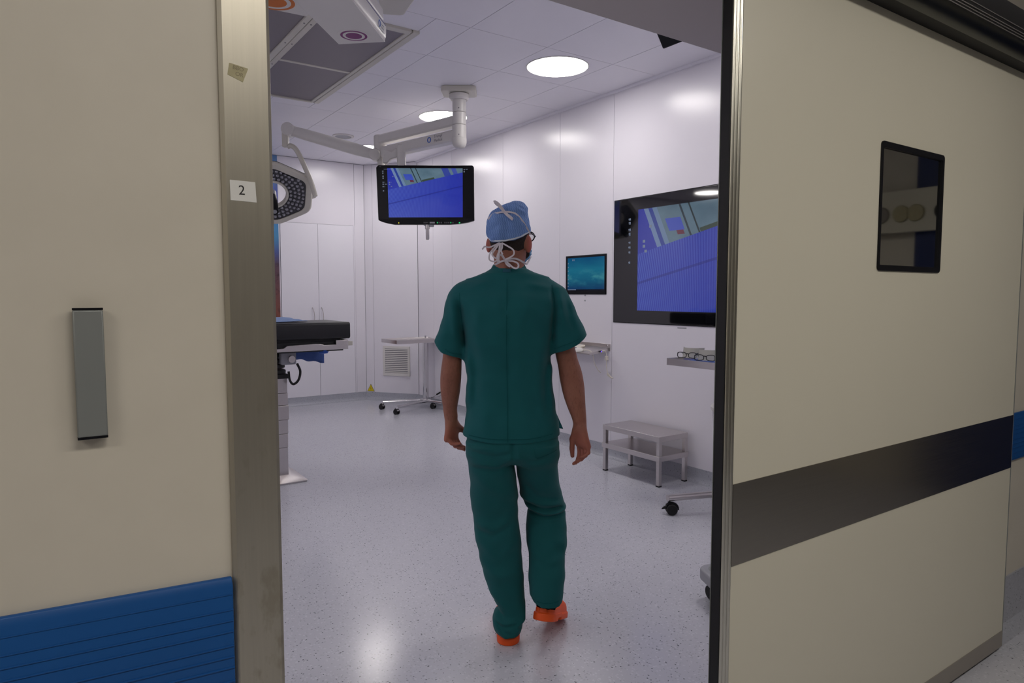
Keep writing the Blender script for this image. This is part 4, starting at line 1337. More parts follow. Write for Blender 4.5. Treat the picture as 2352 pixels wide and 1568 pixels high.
# ------------------------------------------------------------------ OPERATING TABLE
ot = thing('operating_table', 'operating table with black mattress on a telescopic steel column', 'operating table', (1.2, 5.28, 0))
obj('base_plate', MB().prism([(1.60, 5.06), (1.60, 5.48), (.45, 5.48), (.45, 5.06)], 0, .014, XY), m_steel, ot, bevel=.004)
obj('base_cover', MB().add([(1.61, 5.055, .012), (1.61, 5.485, .012), (.44, 5.485, .012), (.44, 5.055, .012), (1.52, 5.10, .035), (1.52, 5.44, .055), (.5, 5.44, .055), (.5, 5.10, .035)],
    [(0, 1, 5, 4), (1, 2, 6, 5), (2, 3, 7, 6), (3, 0, 4, 7), (4, 5, 6, 7), (0, 3, 2, 1)]), m_steel, ot, bevel=.002)
zs = [.03, .253, .36, .468, .578, .672, .785]
for i in range(6):
    dlt = (0, .002, .004, .010, .006, .004)[i]
    obj('column_segment', MB().box(1.06 - dlt, 1.50 + dlt, 5.19 - dlt, 5.41 + dlt, zs[i], zs[i + 1] - .003), m_steel, ot, bevel=.002)
obj('column_seal', MB().box(1.052, 1.512, 5.182, 5.418, zs[-1] - .005, .815), m_bellows, ot, bevel=.003)
bl = MB()
nb = 4
for i in range(nb):
    z = .815 + i * .042
    w = .015 + .006 * (nb - i)
    bl.prism(rrect(1.08 - w * .6, 1.475 + w * .8, 5.20 - w * .5, 5.40 + w * .5, .05), z + .004, z + .032, XY)
    bl.prism(rrect(1.11, 1.455, 5.23, 5.37, .04), z - .006, z + .042, XY)
obj('bellows', bl, m_bellows, ot, bevel=.006)
obj('joint_head', MB().box(1.45, 1.565, 5.14, 5.36, .888, .985), m_grey, ot, bevel=.012)
obj('joint_knob', MB().cyl((1.525, 5.12, .93), (1.525, 5.15, .93), .026, seg=20), m_steel, ot)
obj('power_cable', MB().tube(spline([(1.555, 5.10, .90), (1.575, 5.09, .84), (1.56, 5.09, .775), (1.525, 5.10, .745), (1.505, 5.12, .775), (1.50, 5.13, .84)], 8), .009, 10), m_rubber, ot)
obj('seat_frame', MB().box(.1, 1.90, 5.05, 5.55, .985, 1.06), m_bellows, ot, bevel=.004)
rail = [(1.38, 1.0), (1.935, 1.0), (1.935, 1.072), (1.80, 1.072), (1.80, 1.042), (1.73, 1.030), (1.695, 1.042), (1.665, 1.052), (1.45, 1.043), (1.425, 1.03), (1.385, 1.03), (1.385, 1.07), (.3, 1.07), (.3, 1.0)]
rail = [(.1, .994), (1.925, .994), (1.925, 1.066), (1.80, 1.066), (1.80, 1.054), (1.775, 1.034), (1.715, 1.036), (1.685, 1.056), (1.44, 1.056), (1.43, 1.036), (1.385, 1.036), (1.38, 1.056), (.1, 1.056)]
rail = [(.1, .990), (1.925, .998), (1.925, 1.069), (1.83, 1.069), (1.83, 1.036), (1.74, 1.034), (1.71, 1.044), (1.68, 1.047), (1.46, 1.040), (1.435, 1.022), (1.385, 1.018), (1.375, 1.04), (.1, 1.04)]
obj('side_rail', MB().prism(rail, 5.012, 5.03, XZ), m_steel, ot, bevel=.002)
obj('side_rail', MB().box(.1, 1.925, 5.56, 5.58, 1.0, 1.04), m_steel, ot, bevel=.002)
obj('end_plate', MB().box(1.90, 1.928, 5.03, 5.56, 1.0, 1.072), m_steel, ot, bevel=.002)
obj('end_bracket', MB().box(1.926, 1.972, 5.04, 5.075, 1.022, 1.055).box(1.926, 1.97, 5.42, 5.455, 1.022, 1.055), m_white_warm, ot, bevel=.003)
obj('release_knob', MB().lathe([(0, .962), (.034, .968), (.042, .985), (.042, .992)], (1.755, 5.09, 0), 24), plain('blue_knob', (38, 84, 178), .4), ot)
mt = MB().prism(rrect(5.02, 5.56, 1.078, 1.205, .02, 4), .12, 1.948, YZ)
obj('mattress', mt, m_pad, ot, bevel=.008, seg=3)
obj('mattress_step', MB().box(.2, 1.88, 5.06, 5.52, 1.055, 1.082), m_bellows, ot)

# drape lying over the table
def drape(name, label, pts, nx, ny, fn, mat):
    vs = [fn(i / (nx - 1), j / (ny - 1)) for i in range(nx) for j in range(ny)]
    fs = [(i * ny + j, (i + 1) * ny + j, (i + 1) * ny + j + 1, i * ny + j + 1) for i in range(nx - 1) for j in range(ny - 1)]
    mb = MB().add(vs, fs)
    o = obj(name, mb, mat, smooth=60)
    s = o.modifiers.new('thickness', 'SOLIDIFY')
    s.thickness = .004
    s.offset = 1
    return tag(o, label, 'drape')
def sheet_fn(u, v):
    x = .5 + u * 1.16 - .05 * v
    y = 5.16 + v * .41
    z = 1.209 + .006 * sin(x * 9 + y * 20) ** 2 + .02 * max(0, .6 - abs(v - .75)) * (1 - u) + .02 * sin(x * 7) ** 2 * v
    return (x, y, z)
drape('surgical_drape', 'pale blue drape spread loosely on top of the black mattress', None, 40, 16, sheet_fn, m_pale_bluecloth)
def hang_fn(u, v):
    x = 1.20 + u * .735
    top = 1.05
    bot = .94 - .095 * min(1, max(0, (u - .3) / .65)) - .006 * sin(u * 40)
    z = top + (bot - top) * v
    y = 5.595 + .016 * v * sin(u * 17) + .015 * v
    return (x, y, z)
drape('hanging_drape', 'dark blue drape hanging below the far side rail of the table', None, 44, 8, hang_fn, m_bluecloth)

# ==================================================================================================
# PERSON  (local frame: x to the viewer's right, y away from the viewer, z up)
# ==================================================================================================
def scl(x, z, y, D=2.72):
    s = (D + y) / D
    return x * s, 1.42 + (z - 1.42) * s


def hermite(zq, z, v):
    z, v = np.asarray(z, float), np.asarray(v, float)
    h = np.diff(z)
    d = np.diff(v) / h
    m = np.empty_like(v)
    m[0], m[-1] = d[0], d[-1]
    for i in range(1, len(v) - 1):
        if d[i - 1] * d[i] <= 0:
            m[i] = 0
        else:
            w1, w2 = 2 * h[i] + h[i - 1], h[i] + 2 * h[i - 1]
            m[i] = (w1 + w2) / (w1 / d[i - 1] + w2 / d[i])
    zq = np.clip(zq, z[0], z[-1])
    i = np.clip(np.searchsorted(z, zq) - 1, 0, len(h) - 1)
    t = (zq - z[i]) / h[i]
    return ((2 * t ** 3 - 3 * t ** 2 + 1) * v[i] + (t ** 3 - 2 * t ** 2 + t) * h[i] * m[i] + (-2 * t ** 3 + 3 * t ** 2) * v[i + 1] + (t ** 3 - t ** 2) * h[i] * m[i + 1])


class Stack:
    """limb or garment given by height: rows (z, left x, right x, centre y, half depth)"""
    def __init__(s, rows, n=2.3, grow=0.0, fix=True):
        R = []
        for z, l, r, cy, b in rows:
            if fix:
                l2, zz = scl(l, z, cy)
                r2, _ = scl(r, z, cy)
                R.append((zz, l2, r2, cy, b))
            else:
                R.append((z, l, r, cy, b))
        R.sort()
        R = np.array(R)
        s.z = R[:, 0]
        s.cx, s.a = (R[:, 1] + R[:, 2]) / 2, (R[:, 2] - R[:, 1]) / 2 + grow
        s.cy, s.b = R[:, 3], R[:, 4] + grow
        s.n = n

    def at(s, z):
        return hermite(z, s.z, s.cx), hermite(z, s.z, s.cy), np.maximum(hermite(z, s.z, s.a), .004), np.maximum(hermite(z, s.z, s.b), .004)

    def box(s, m=.04):
        return ((s.cx - s.a).min() - m, (s.cx + s.a).max() + m, (s.cy - s.b).min() - m, (s.cy + s.b).max() + m, s.z[0] - m, s.z[-1] + m)

    def dist(s, X, Y, Z, cap=True):
        z = Z.ravel()
        cx, cy, a, b = s.at(z)
        cx, cy, a, b = (q.reshape(1, 1, -1) for q in (cx, cy, a, b))
        r = ((np.abs(X - cx) / a) ** s.n + (np.abs(Y - cy) / b) ** s.n) ** (1.0 / s.n)
        d = (r - 1) * np.minimum(a, b) * .95
        if cap:
            d = np.maximum(d, np.maximum(s.z[0] - Z, Z - s.z[-1]))
        return d

    def back(s, x, z, off=.002):
        """y of the surface that looks to the viewer"""
        cx, cy, a, b = (float(q[0]) for q in s.at(np.array([z])))
        k = min(.999, abs(x - cx) / a)
        return cy - b * (1 - k ** s.n) ** (1 / s.n) - off


class Grid:
    def __init__(s, x0, x1, y0, y1, z0, z1, h):
        s.o = np.array([x0, y0, z0]); s.h = h
        s.n = [int(math.ceil((b - a) / h)) + 1 for a, b in ((x0, x1), (y0, y1), (z0, z1))]
        s.ax = [s.o[i] + h * np.arange(s.n[i], dtype=np.float32) for i in range(3)]
        s.F = np.full(s.n, .06, np.float32)

    def sub(s, bx):
        sl = []
        for i in range(3):
            a = int(max(0, math.floor((bx[2 * i] - s.o[i]) / s.h)))
            b = int(min(s.n[i], math.ceil((bx[2 * i + 1] - s.o[i]) / s.h) + 1))
            sl.append(slice(a, max(a, b)))
        X = s.ax[0][sl[0]][:, None, None]; Y = s.ax[1][sl[1]][None, :, None]; Z = s.ax[2][sl[2]][None, None, :]
        return tuple(sl), X, Y, Z

    def put(s, bx, fn, k=0.0, mode='add'):
        sl, X, Y, Z = s.sub(bx)
        if min(q.stop - q.start for q in sl) <= 0: return
        d = fn(X, Y, Z)
        f = s.F[sl]
        if mode == 'cut':
            s.F[sl] = np.maximum(f, -d)
        elif mode == 'and':
            s.F[sl] = np.maximum(f, d)
        elif mode == 'off':
            s.F[sl] = f + d
        elif k > 0:
            h = np.clip(.5 + .5 * (f - d) / k, 0, 1)
            s.F[sl] = f * (1 - h) + d * h - k * h * (1 - h)
        else:
            s.F[sl] = np.minimum(f, d)

    def stack(s, st, k=0.0, mode='add'):
        s.put(st.box(), lambda X, Y, Z: st.dist(X, Y, Z), k, mode)

    def cap(s, p, q, r0, r1=None, k=0.0, mode='add'):
        r1 = r0 if r1 is None else r1
        p, q = np.array(p, float), np.array(q, float)
        lo, hi = np.minimum(p, q) - max(r0, r1) - .03, np.maximum(p, q) + max(r0, r1) + .03
        d = q - p
        L2 = d @ d + 1e-12
        def fn(X, Y, Z):
            t = np.clip(((X - p[0]) * d[0] + (Y - p[1]) * d[1] + (Z - p[2]) * d[2]) / L2, 0, 1)
            return np.sqrt((X - p[0] - t * d[0]) ** 2 + (Y - p[1] - t * d[1]) ** 2 + (Z - p[2] - t * d[2]) ** 2) - (r0 + (r1 - r0) * t)
        s.put((lo[0], hi[0], lo[1], hi[1], lo[2], hi[2]), fn, k, mode)

    def ell(s, c, r, ax=None, k=0.0, mode='add'):
        c, r = np.array(c, float), np.array(r, float)
        A = np.eye(3) if ax is None else np.array(ax, float)
        m = r.max() + .03
        def fn(X, Y, Z):
            q = 0
            for i in range(3):
                q = q + (((X - c[0]) * A[i][0] + (Y - c[1]) * A[i][1] + (Z - c[2]) * A[i][2]) / r[i]) ** 2
            return (np.sqrt(q) - 1) * r.min()
        s.put((c[0] - m, c[0] + m, c[1] - m, c[1] + m, c[2] - m, c[2] + m), fn, k, mode)

    def fold(s, pts, amp, w, ylim=None, side=-1):
        """soft ridge (amp>0) or crease (amp<0) along a polyline in x,z on the viewer's side"""
        P = [np.array(p, float) for p in pts]
        for p, q in zip(P[:-1], P[1:]):
            m = w * 2.6
            bx = (min(p[0], q[0]) - m, max(p[0], q[0]) + m, -.4, .4 if ylim is None else ylim, min(p[1], q[1]) - m, max(p[1], q[1]) + m)
            d = q - p; L2 = d @ d
            def fn(X, Y, Z):
                t0 = ((X - p[0]) * d[0] + (Z - p[1]) * d[1]) / L2
                t = np.clip(t0, 0, 1)
                r2 = (X - p[0] - t * d[0]) ** 2 + (Z - p[1] - t * d[1]) ** 2
                e = np.exp(-r2 / (w * w)) * (.35 + .65 * np.sin(np.clip(t, .0, 1) * pi))
                return (-amp * e + 0 * Y).astype(np.float32)
            s.put(bx, fn, mode='off')

    def mesh(s, name, mat, smooth_it=2):
        F = s.F
        S = F < 0
        c = np.zeros([n - 1 for n in s.n], np.int8)
        for i in (0, 1):
            for j in (0, 1):
                for k in (0, 1):
                    c += S[i:s.n[0] - 1 + i, j:s.n[1] - 1 + j, k:s.n[2] - 1 + k]
        act = (c > 0) & (c < 8)
        I, J, K = np.nonzero(act)
        idx = np.full(act.shape, -1, np.int32)
        idx[act] = np.arange(len(I))
        P = np.zeros((len(I), 3)); N = np.zeros(len(I))
        corners = [(i, j, k) for i in (0, 1) for j in (0, 1) for k in (0, 1)]
        for a in corners:
            for ax in range(3):
                if a[ax]: continue
                b = list(a); b[ax] = 1
                fa = F[I + a[0], J + a[1], K + a[2]]; fb = F[I + b[0], J + b[1], K + b[2]]
                m = (fa < 0) != (fb < 0)
                t = fa[m] / (fa[m] - fb[m])
                Q = np.tile(np.array(a, float), (m.sum(), 1)); Q[:, ax] += t
                P[m] += Q; N[m] += 1
        P = P / N[:, None] + np.stack([I, J, K], 1)
        quads = []
        for ax in range(3):
            o1, o2 = [(1, 2), (2, 0), (0, 1)][ax]
            sl0 = [slice(1, n - 1) for n in s.n]; sl1 = list(sl0)
            sl0[ax] = slice(0, s.n[ax] - 1); sl1[ax] = slice(1, s.n[ax])
            a, b = S[tuple(sl0)], S[tuple(sl1)]
            for flip in (False, True):
                q = np.argwhere((a & ~b) if not flip else (b & ~a))
                if not len(q): continue
                base = q.copy()
                for i in range(3):
                    if i != ax: base[:, i] += 1
                cells = []
                for (u, w) in ((-1, -1), (0, -1), (0, 0), (-1, 0)):
                    cc = base.copy(); cc[:, o1] += u; cc[:, o2] += w
                    cells.append(idx[cc[:, 0], cc[:, 1], cc[:, 2]])
                f = np.stack(cells, 1)
                quads.append(f if not flip else f[:, ::-1])
        Q = np.concatenate(quads)
        Q = Q[(Q >= 0).all(1)]
        Vt = s.o + s.h * P
        for _ in range(smooth_it):
            acc = np.zeros_like(Vt); nn = np.zeros(len(Vt))
            for a, b in ((0, 1), (1, 2), (2, 3), (3, 0)):
                np.add.at(acc, Q[:, a], Vt[Q[:, b]]); np.add.at(nn, Q[:, a], 1)
            Vt = Vt * .4 + .6 * acc / np.maximum(nn, 1)[:, None]
        me = bpy.data.meshes.new(name)
        me.vertices.add(len(Vt)); me.vertices.foreach_set('co', Vt.astype(np.float32).ravel())
        me.loops.add(Q.size); me.loops.foreach_set('vertex_index', Q.astype(np.int32).ravel())
        me.polygons.add(len(Q))
        me.polygons.foreach_set('loop_start', (np.arange(len(Q)) * 4).astype(np.int32))
        me.polygons.foreach_set('use_smooth', [True] * len(Q))
        me.update(calc_edges=True)
        me.validate()
        me.materials.append(mat.m)
        return me


def wav(X, Y, Z, a, f, ph=0.0):
    return a * np.sin(f * X + ph) * np.cos(f * .8 * Z + ph * 2) + a * .6 * np.sin(f * 1.7 * Z + f * .6 * Y + ph)


# ---- measured outlines
torso = Stack([(.815, -.187, .187, .0, .122), (.85, -.198, .190, .0, .122), (.885, -.195, .187, .0, .118), (.942, -.190, .178, .0, .114), (1.0, -.183, .168, -.002, .112),
               (1.056, -.176, .163, -.004, .113), (1.112, -.179, .159, -.006, .117), (1.16, -.184, .158, -.008, .122), (1.22, -.190, .160, -.010, .128), (1.30, -.203, .175, -.010, .132),
               (1.36, -.222, .196, -.006, .128), (1.40, -.235, .210, .0, .118), (1.44, -.226, .200, .008, .1), (1.463, -.205, .168, .014, .088), (1.48, -.165, .143, .018, .08),
               (1.493, -.135, .121, .02, .074), (1.508, -.104, .085, .022, .067), (1.521, -.083, .058, .024, .062)], 2.35)
slv_l = Stack([(1.135, -.322, -.186, .01, .082), (1.165, -.320, -.186, .01, .082), (1.225, -.312, -.180, .008, .080), (1.28, -.292, -.178, .004, .077), (1.33, -.276, -.175, .0, .074), (1.39, -.263, -.17, .0, .07), (1.425, -.247, -.14, .004, .06), (1.455, -.216, -.12, .008, .046), (1.476, -.176, -.11, .012, .026)], 2.2)
slv_r = Stack([(1.165, .152, .324, -.012, .084), (1.205, .150, .316, -.012, .084), (1.263, .142, .302, -.01, .081), (1.324, .142, .268, -.006, .077), (1.385, .14, .242, .0, .07), (1.439, .10, .209, .008, .056), (1.462, .08, .176, .012, .042), (1.482, .07, .140, .016, .026)], 2.2)
pelvis = Stack([(.745, -.150, .158, .006, .085), (.765, -.172, .182, .005, .108), (.785, -.182, .190, .004, .124), (.821, -.184, .189, .0, .12), (.90, -.178, .176, .0, .108), (.95, -.172, .165, .0, .1)], 2.4)
leg_l = Stack([(.012, -.064, .036, -.010, .078), (.03, -.068, .036, -.010, .079), (.057, -.077, .039, -.008, .079), (.075, -.079, .046, -.004, .077), (.094, -.081, .058, .0, .074), (.11, -.072, .062, .006, .066), (.131, -.062, .062, .008, .064), (.164, -.073, .056, .012, .066),
               (.234, -.10, .05, .02, .072), (.299, -.121, .045, .026, .076), (.357, -.138, .039, .03, .08), (.445, -.152, .031, .034, .082), (.514, -.160, .026, .034, .084), (.619, -.168, .0235, .026, .094), (.70, -.176, .0125, .016, .108), (.76, -.181, .004, .008, .116), (.82, -.183, .0, .0, .116)], 2.25)
_q = 2.72 / 2.80
leg_r = Stack([(1.42 - (1.42 - z) * _q, l * _q, r * _q, cy, b) for z, l, r, cy, b in (
    (.075, .093, .204, -.035, .060), (.085, .093, .205, -.033, .062), (.115, .091, .213, -.028, .064), (.140, .080, .217, -.022, .066), (.158, .0725, .2185, -.018, .067), (.188, .071, .220, -.010, .068),
    (.236, .071, .222, .004, .070), (.296, .071, .224, .024, .072), (.368, .065, .228, .050, .076), (.447, .060, .229, .078, .08),
    (.482, .059, .228, .090, .082), (.506, .066, .227, .096, .082), (.525, .062, .224, .096, .086), (.542, .057, .221, .096, .088), (.572, .038, .210, .092, .092), (.607, .031, .203, .082, .096),
    (.653, .0245, .198, .060, .104), (.707, .018, .192, .038, .112))] + [(.76, .008, .189, .014, .118), (.82, .0, .188, .0, .116)], 2.25)
arm_l = Stack([(.885, -.2705, -.2185, .05, .021), (.905, -.2715, -.2205, .048, .022), (.93, -.275, -.2195, .044, .026), (.955, -.278, -.2215, .04, .03), (1.0, -.2845, -.2145, .03, .037), (1.04, -.2885, -.2085, .02, .042), (1.084, -.2885, -.2045, .01, .044), (1.12, -.285, -.203, .002, .043), (1.163, -.279, -.2015, -.002, .045), (1.25, -.268, -.186, .0, .048), (1.35, -.248, -.155, .0, .05), (1.42, -.20, -.12, .004, .04)], 2.1)
arm_r = Stack([(.868, .2485, .304, -.055, .021), (.885, .2495, .3025, -.054, .022), (.914, .2435, .3012, -.050, .026), (.945, .2315, .299, -.046, .031), (.971, .221, .297, -.042, .035), (1.01, .208, .2945, -.034, .040), (1.045, .199, .292, -.026, .043), (1.085, .1915, .286, -.02, .044), (1.112, .188, .280, -.018, .043), (1.163, .178, .263, -.014, .045), (1.225, .166, .248, -.01, .047), (1.33, .145, .222, -.004, .05), (1.42, .1, .175, .006, .04)], 2.1)
neck = Stack([(1.47, -.078, .056, .024, .066), (1.50, -.074, .052, .024, .064), (1.536, -.071, .049, .024, .062), (1.584, -.073, .051, .028, .066), (1.63, -.074, .052, .034, .074)], 2.1)
skull = Stack([(1.585, -.070, .050, .046, .070), (1.61, -.079, .056, .042, .084), (1.64, -.088, .063, .036, .094), (1.67, -.094, .067, .032, .098), (1.70, -.095, .064, .030, .098), (1.725, -.087, .060, .030, .092), (1.745, -.072, .054, .030, .08), (1.762, -.048, .042, .030, .06), (1.772, -.02, .026, .03, .03)], 2.2)
capS = Stack([(1.590, -.078, .058, .036, .094), (1.612, -.088, .066, .032, .102), (1.641, -.0965, .0705, .028, .108), (1.66, -.101, .0735, .026, .1105), (1.68, -.1025, .0735, .024, .1115), (1.70, -.101, .069, .022, .111), (1.721, -.0945, .0665, .022, .107), (1.743, -.080, .0645, .022, .098), (1.757, -.060, .0625, .024, .086), (1.769, -.036, .0545, .028, .07), (1.779, -.008, .044, .032, .05), (1.785, .004, .034, .034, .03)], 2.2)
HEADYAW = radians(-26)
hf = np.array([sin(radians(26)), cos(radians(26)), 0])     # where the face looks
hs = np.array([cos(radians(26)), -sin(radians(26)), 0])    # his right side

person = thing('person', 'person in green scrubs, blue cap and orange clogs walking into the theatre', 'person', (2.72 * sin(radians(34.6)), 2.72 * cos(radians(34.6)), 0), radians(-34.6))

# ---- hands: palm block, four curled fingers, thumb
def hand(g, wrist, Kc, w, n, dn, thumb, flex, sc=1.0, fidx=.8):
    """wrist, knuckle centre, w = direction little finger to index, n = palm normal, dn = pointing direction of the palm"""
    wrist, Kc, w, n, dn = (np.array(q, float) for q in (wrist, Kc, w, n, dn))
    nc = n * np.array([1.35, .5, 1]); nc /= np.linalg.norm(nc)
    w /= np.linalg.norm(w); n /= np.linalg.norm(n); dn /= np.linalg.norm(dn)
    offs = (-.0275, -.0095, .0095, .0275)
    lens = ((.034, .020, .018), (.040, .026, .021), (.044, .029, .022), (.040, .025, .020))
    rad = (.0078, .0088, .009, .0088)
    drop = (-.010, -.002, .002, -.002)
    for o, r in zip(offs, rad):       # metacarpals: one broad tapering palm
        g.cap(wrist + w * o * .55 * sc + n * .002, Kc + w * o * sc, .0125 * sc, .0108 * sc, .012)
    g.ell((wrist + Kc) / 2 + n * .008, (.03 * sc, .014 * sc, .04 * sc), (w, n, dn), .012)
    for o, L, r, dr, fm in zip(offs, lens, rad, drop, (1.08, 1.03, .95, fidx)):
        p = Kc + w * o * sc + dn * dr * sc
        a = 0.0
        for i, l in enumerate(L):
            a += radians(flex[i]) * fm
            q = p + (dn * cos(a) + nc * sin(a)) * l * sc
            g.cap(p, q, r * sc * (1.05 - .09 * i), r * sc * (.98 - .12 * i), .004)
            p = q
    # thumb leaves the side of the palm near its base
    t = [np.array(q, float) for q in thumb]
    g.cap(t[0], t[1], .0165 * sc, .0135 * sc, .012)
    g.cap(t[1], t[2], .0115 * sc, .0105 * sc, .006)
    g.cap(t[2], t[3], .0105 * sc, .0085 * sc, .004)

def at(x, z, y):
    a, b = scl(x, z, y)
    return (a, y, b)

hem_l = lambda X: 1.1635 + .30 * np.maximum(0, -X - .195) + 2.6 * np.maximum(0, -X - .272) ** 1.35
hem_r = lambda X: 1.188 + .36 * np.maximum(0, X - .163) + 1.1 * np.maximum(0, X - .255) ** 1.3
def shrunk(st, by, n):
    return Stack(list(zip(st.z, st.cx - st.a, st.cx + st.a, st.cy, st.b)), n, -by, False)
def add_sleeves(g, hollow=True):
    for st, hem in ((slv_l, hem_l), (slv_r, hem_r)):
        inn = shrunk(st, .011, 2.2)
        def fn(X, Y, Z):
            d = st.dist(X, Y, Z)
            if hollow:
                d = np.maximum(d, -np.maximum(inn.dist(X, Y, Z, False), Z - hem(X) - .016))
            return np.maximum(d, hem(X) - Z)
        g.put(st.box(), fn, .022)
SHIRT_FOLDS = (
    ([(-.205, 1.40), (-.196, 1.30), (-.19, 1.22)], -.007, .010),
    ([(-.235, 1.41), (-.228, 1.33), (-.222, 1.25)], .005, .014),
    ([(.158, 1.45), (.165, 1.36), (.160, 1.27), (.157, 1.235)], -.008, .010),
    ([(.185, 1.44), (.192, 1.36), (.205, 1.28)], .006, .013),
    ([(.215, 1.40), (.225, 1.33), (.245, 1.27)], -.005, .012),
    ([(-.18, 1.19), (-.165, 1.10), (-.17, 1.0)], .006, .018), ([(-.15, 1.24), (-.14, 1.12), (-.15, .98)], -.005, .02),
    ([(.15, 1.19), (.13, 1.08), (.135, .98)], -.006, .018), ([(.155, 1.15), (.148, 1.05), (.16, .95)], .006, .014),
    ([(.115, 1.24), (.10, 1.10), (.12, .94), (.16, .90)], .005, .022),
    ([(.07, 1.40), (.04, 1.33), (.02, 1.28)], .004, .02), ([(-.06, 1.42), (-.05, 1.34)], .003, .02),
    ([(-.12, 1.40), (-.14, 1.3), (-.13, 1.2)], .005, .025),
    ([(-.10, 1.0), (-.11, .86)], .004, .025), ([(.05, 1.02), (.06, .86)], .004, .028), ([(-.02, 1.30), (-.02, 1.0)], -.003, .03),
    ([(.06, 1.46), (.13, 1.45)], .004, .012), ([(-.09, 1.47), (-.17, 1.44)], .004, .012))
def outer_shirt(g):
    g.stack(torso)
    add_sleeves(g, False)
def outer_trousers(g):
    g.stack(leg_l)
    g.stack(leg_r)
    g.stack(pelvis, .016)
def tuck(g, build, gap, z0, z1, x0=-9, x1=9):
    """keep the body inside its clothing where the clothing covers it"""
    t = Grid(-.345, .345, -.17, .34, .0, 1.79, .0034)
    build(t)
    bx = (x0, x1, -9, 9, z0, z1)
    sl, X, Y, Z = g.sub(bx)
    g.F[sl] = np.maximum(g.F[sl], t.F[sl] + gap)

g = Grid(-.345, .345, -.17, .34, .0, 1.79, .0034)
g.stack(Stack(list(zip(torso.z, torso.cx - torso.a, torso.cx + torso.a, torso.cy, torso.b)), 2.35, -.022, False))
g.stack(Stack(list(zip(pelvis.z, pelvis.cx - pelvis.a, pelvis.cx + pelvis.a, pelvis.cy, pelvis.b)), 2.3, -.02, False), .03)
for L in (leg_l, leg_r):
    g.stack(Stack([r for r in zip(L.z, L.cx - L.a, L.cx + L.a, L.cy, L.b) if r[0] > .24], 2.1, -.022, False), .02)
for A in (arm_l, arm_r):
    g.stack(A, .02)
g.stack(neck, .02)
g.stack(skull, .02)
hc0 = np.array([-.014, .036, 1.66])
g.ell(hc0 + hf * .032 + np.array([0, 0, -.072]), (.058, .066, .045), (hs, hf, (0, 0, 1)), .03)          # jaw
g.ell(hc0 + hf * .076 + np.array([0, 0, -.022]), (.05, .03, .055), (hs, hf, (0, 0, 1)), .02)            # face
g.cap(hc0 + hf * .100 + np.array([0, 0, .0]), hc0 + hf * .122 + np.array([0, 0, -.034]), .009, .013, .008)  # nose
g.ell(hc0 + hf * .098 + np.array([0, 0, -.062]), (.022, .008, .008), (hs, hf, (0, 0, 1)), .006)         # lips
for s in (-1, 1):
    g.ell(hc0 + hf * .092 + hs * s * .031 + np.array([0, 0, .002]), (.014, .01, .009), (hs, hf, (0, 0, 1)), .004, 'cut')
# ears, pinna turned out from the head
for c, lean, rr in (((-.094, .050, 1.617), -.25, (.009, .019, .031)), ((.064, -.004, 1.618), .1, (.0095, .021, .036))):
    s = 1 if c[0] > 0 else -1
    u = np.array([cos(.75), -s * sin(.75) * s * 1.0, 0]) if s > 0 else np.array([cos(.5), sin(.5), 0])
    u = u / np.linalg.norm(u)
    v = np.array([-u[1], u[0], 0])
    t3 = np.array([.10 * s, 0, 1.0]); t3 /= np.linalg.norm(t3)
    g.ell(c, rr, (u, v, t3), .006)
    g.ell(np.array(c) - u * s * -.006 + v * .006, (.006, .011, .019), (u, v, t3), 0, 'cut') if False else None
# feet inside the clogs
g.cap((-.035, .024, .28), (-.012, .0, .06), .034, .034, .02)
g.cap((-.012, -.01, .055), (-.019, .12, .043), .027, .024, .02)
g.cap((.147, .01, .30), (.140, -.006, .14), .034, .034, .02)
g.cap((.140, -.006, .132), (.183, .112, .078), .026, .022, .02)
# hands
hand(g, at(.276, .882, -.056), at(.2905, .808, -.064), (-.62, .78, .05), (-.80, -.60, 0), (.12, 0, -1),
     [at(.262, .868, -.045), at(.246, .833, -.03), at(.2435, .795, -.026), at(.2455, .764, -.026)], (4, 48, 16), 1.0, .45)
hand(g, at(-.246, .9, .05), at(-.2475, .835, .042), (.60, .78, 0), (.80, -.60, 0), (-.02, .0, -1),
     [at(-.231, .892, .062), at(-.209, .876, .078), at(-.194, .868, .085), at(-.18, .858, .085)], (40, 42, 12), 1.0)
tuck(g, outer_trousers, .016, .17, .70)
tuck(g, outer_trousers, .026, .70, .90, -.186, .19)
tuck(g, outer_shirt, .013, .90, 1.50, -.187, .155)
tuck(g, outer_shirt, .012, 1.20, 1.50, -.3, -.187)
tuck(g, outer_shirt, .012, 1.265, 1.50, .155, .3)
body = obj('body', g.mesh('body', m_skin, 2), None, person, local=True)

# ---- shirt
g = Grid(-.345, .345, -.17, .17, .79, 1.545, .0036)
g.stack(torso)
add_sleeves(g)
# neckline opening
g.put((-.12, .1, -.1, .12, 1.48, 1.56), lambda X, Y, Z: np.sqrt(((X + .0125) / .068) ** 2 + ((Y - .026) / .062) ** 2) * .066 - .064 + np.abs(Z - 1.535) * .15, mode='cut')
inner_t = shrunk(torso, .010, 2.35)
g.put((-.25, .25, -.17, .17, .78, .86), lambda X, Y, Z: np.maximum(inner_t.dist(X, Y, Z, False), Z - .85), mode='cut')
hem_t = lambda X, Y: .838 + .016 * np.abs(X / .19) ** 3 + .05 * np.maximum(0, Y)
g.put((-.345, .345, -.17, .17, .78, .93), lambda X, Y, Z: Z - hem_t(X, Y), mode='cut')
# drape of the cloth
g.put((-.345, .345, -.17, .17, .79, 1.5), lambda X, Y, Z: wav(X, Y, Z, .0021, 24, .7) + wav(X, Y, Z, .0012, 58, 2.1), mode='off')
for pts, amp, w in SHIRT_FOLDS:
    g.fold(pts, amp * 1.3, w, .03)
shirt = obj('scrub_top', g.mesh('scrub_top', m_scrub, 2), None, person, local=True)

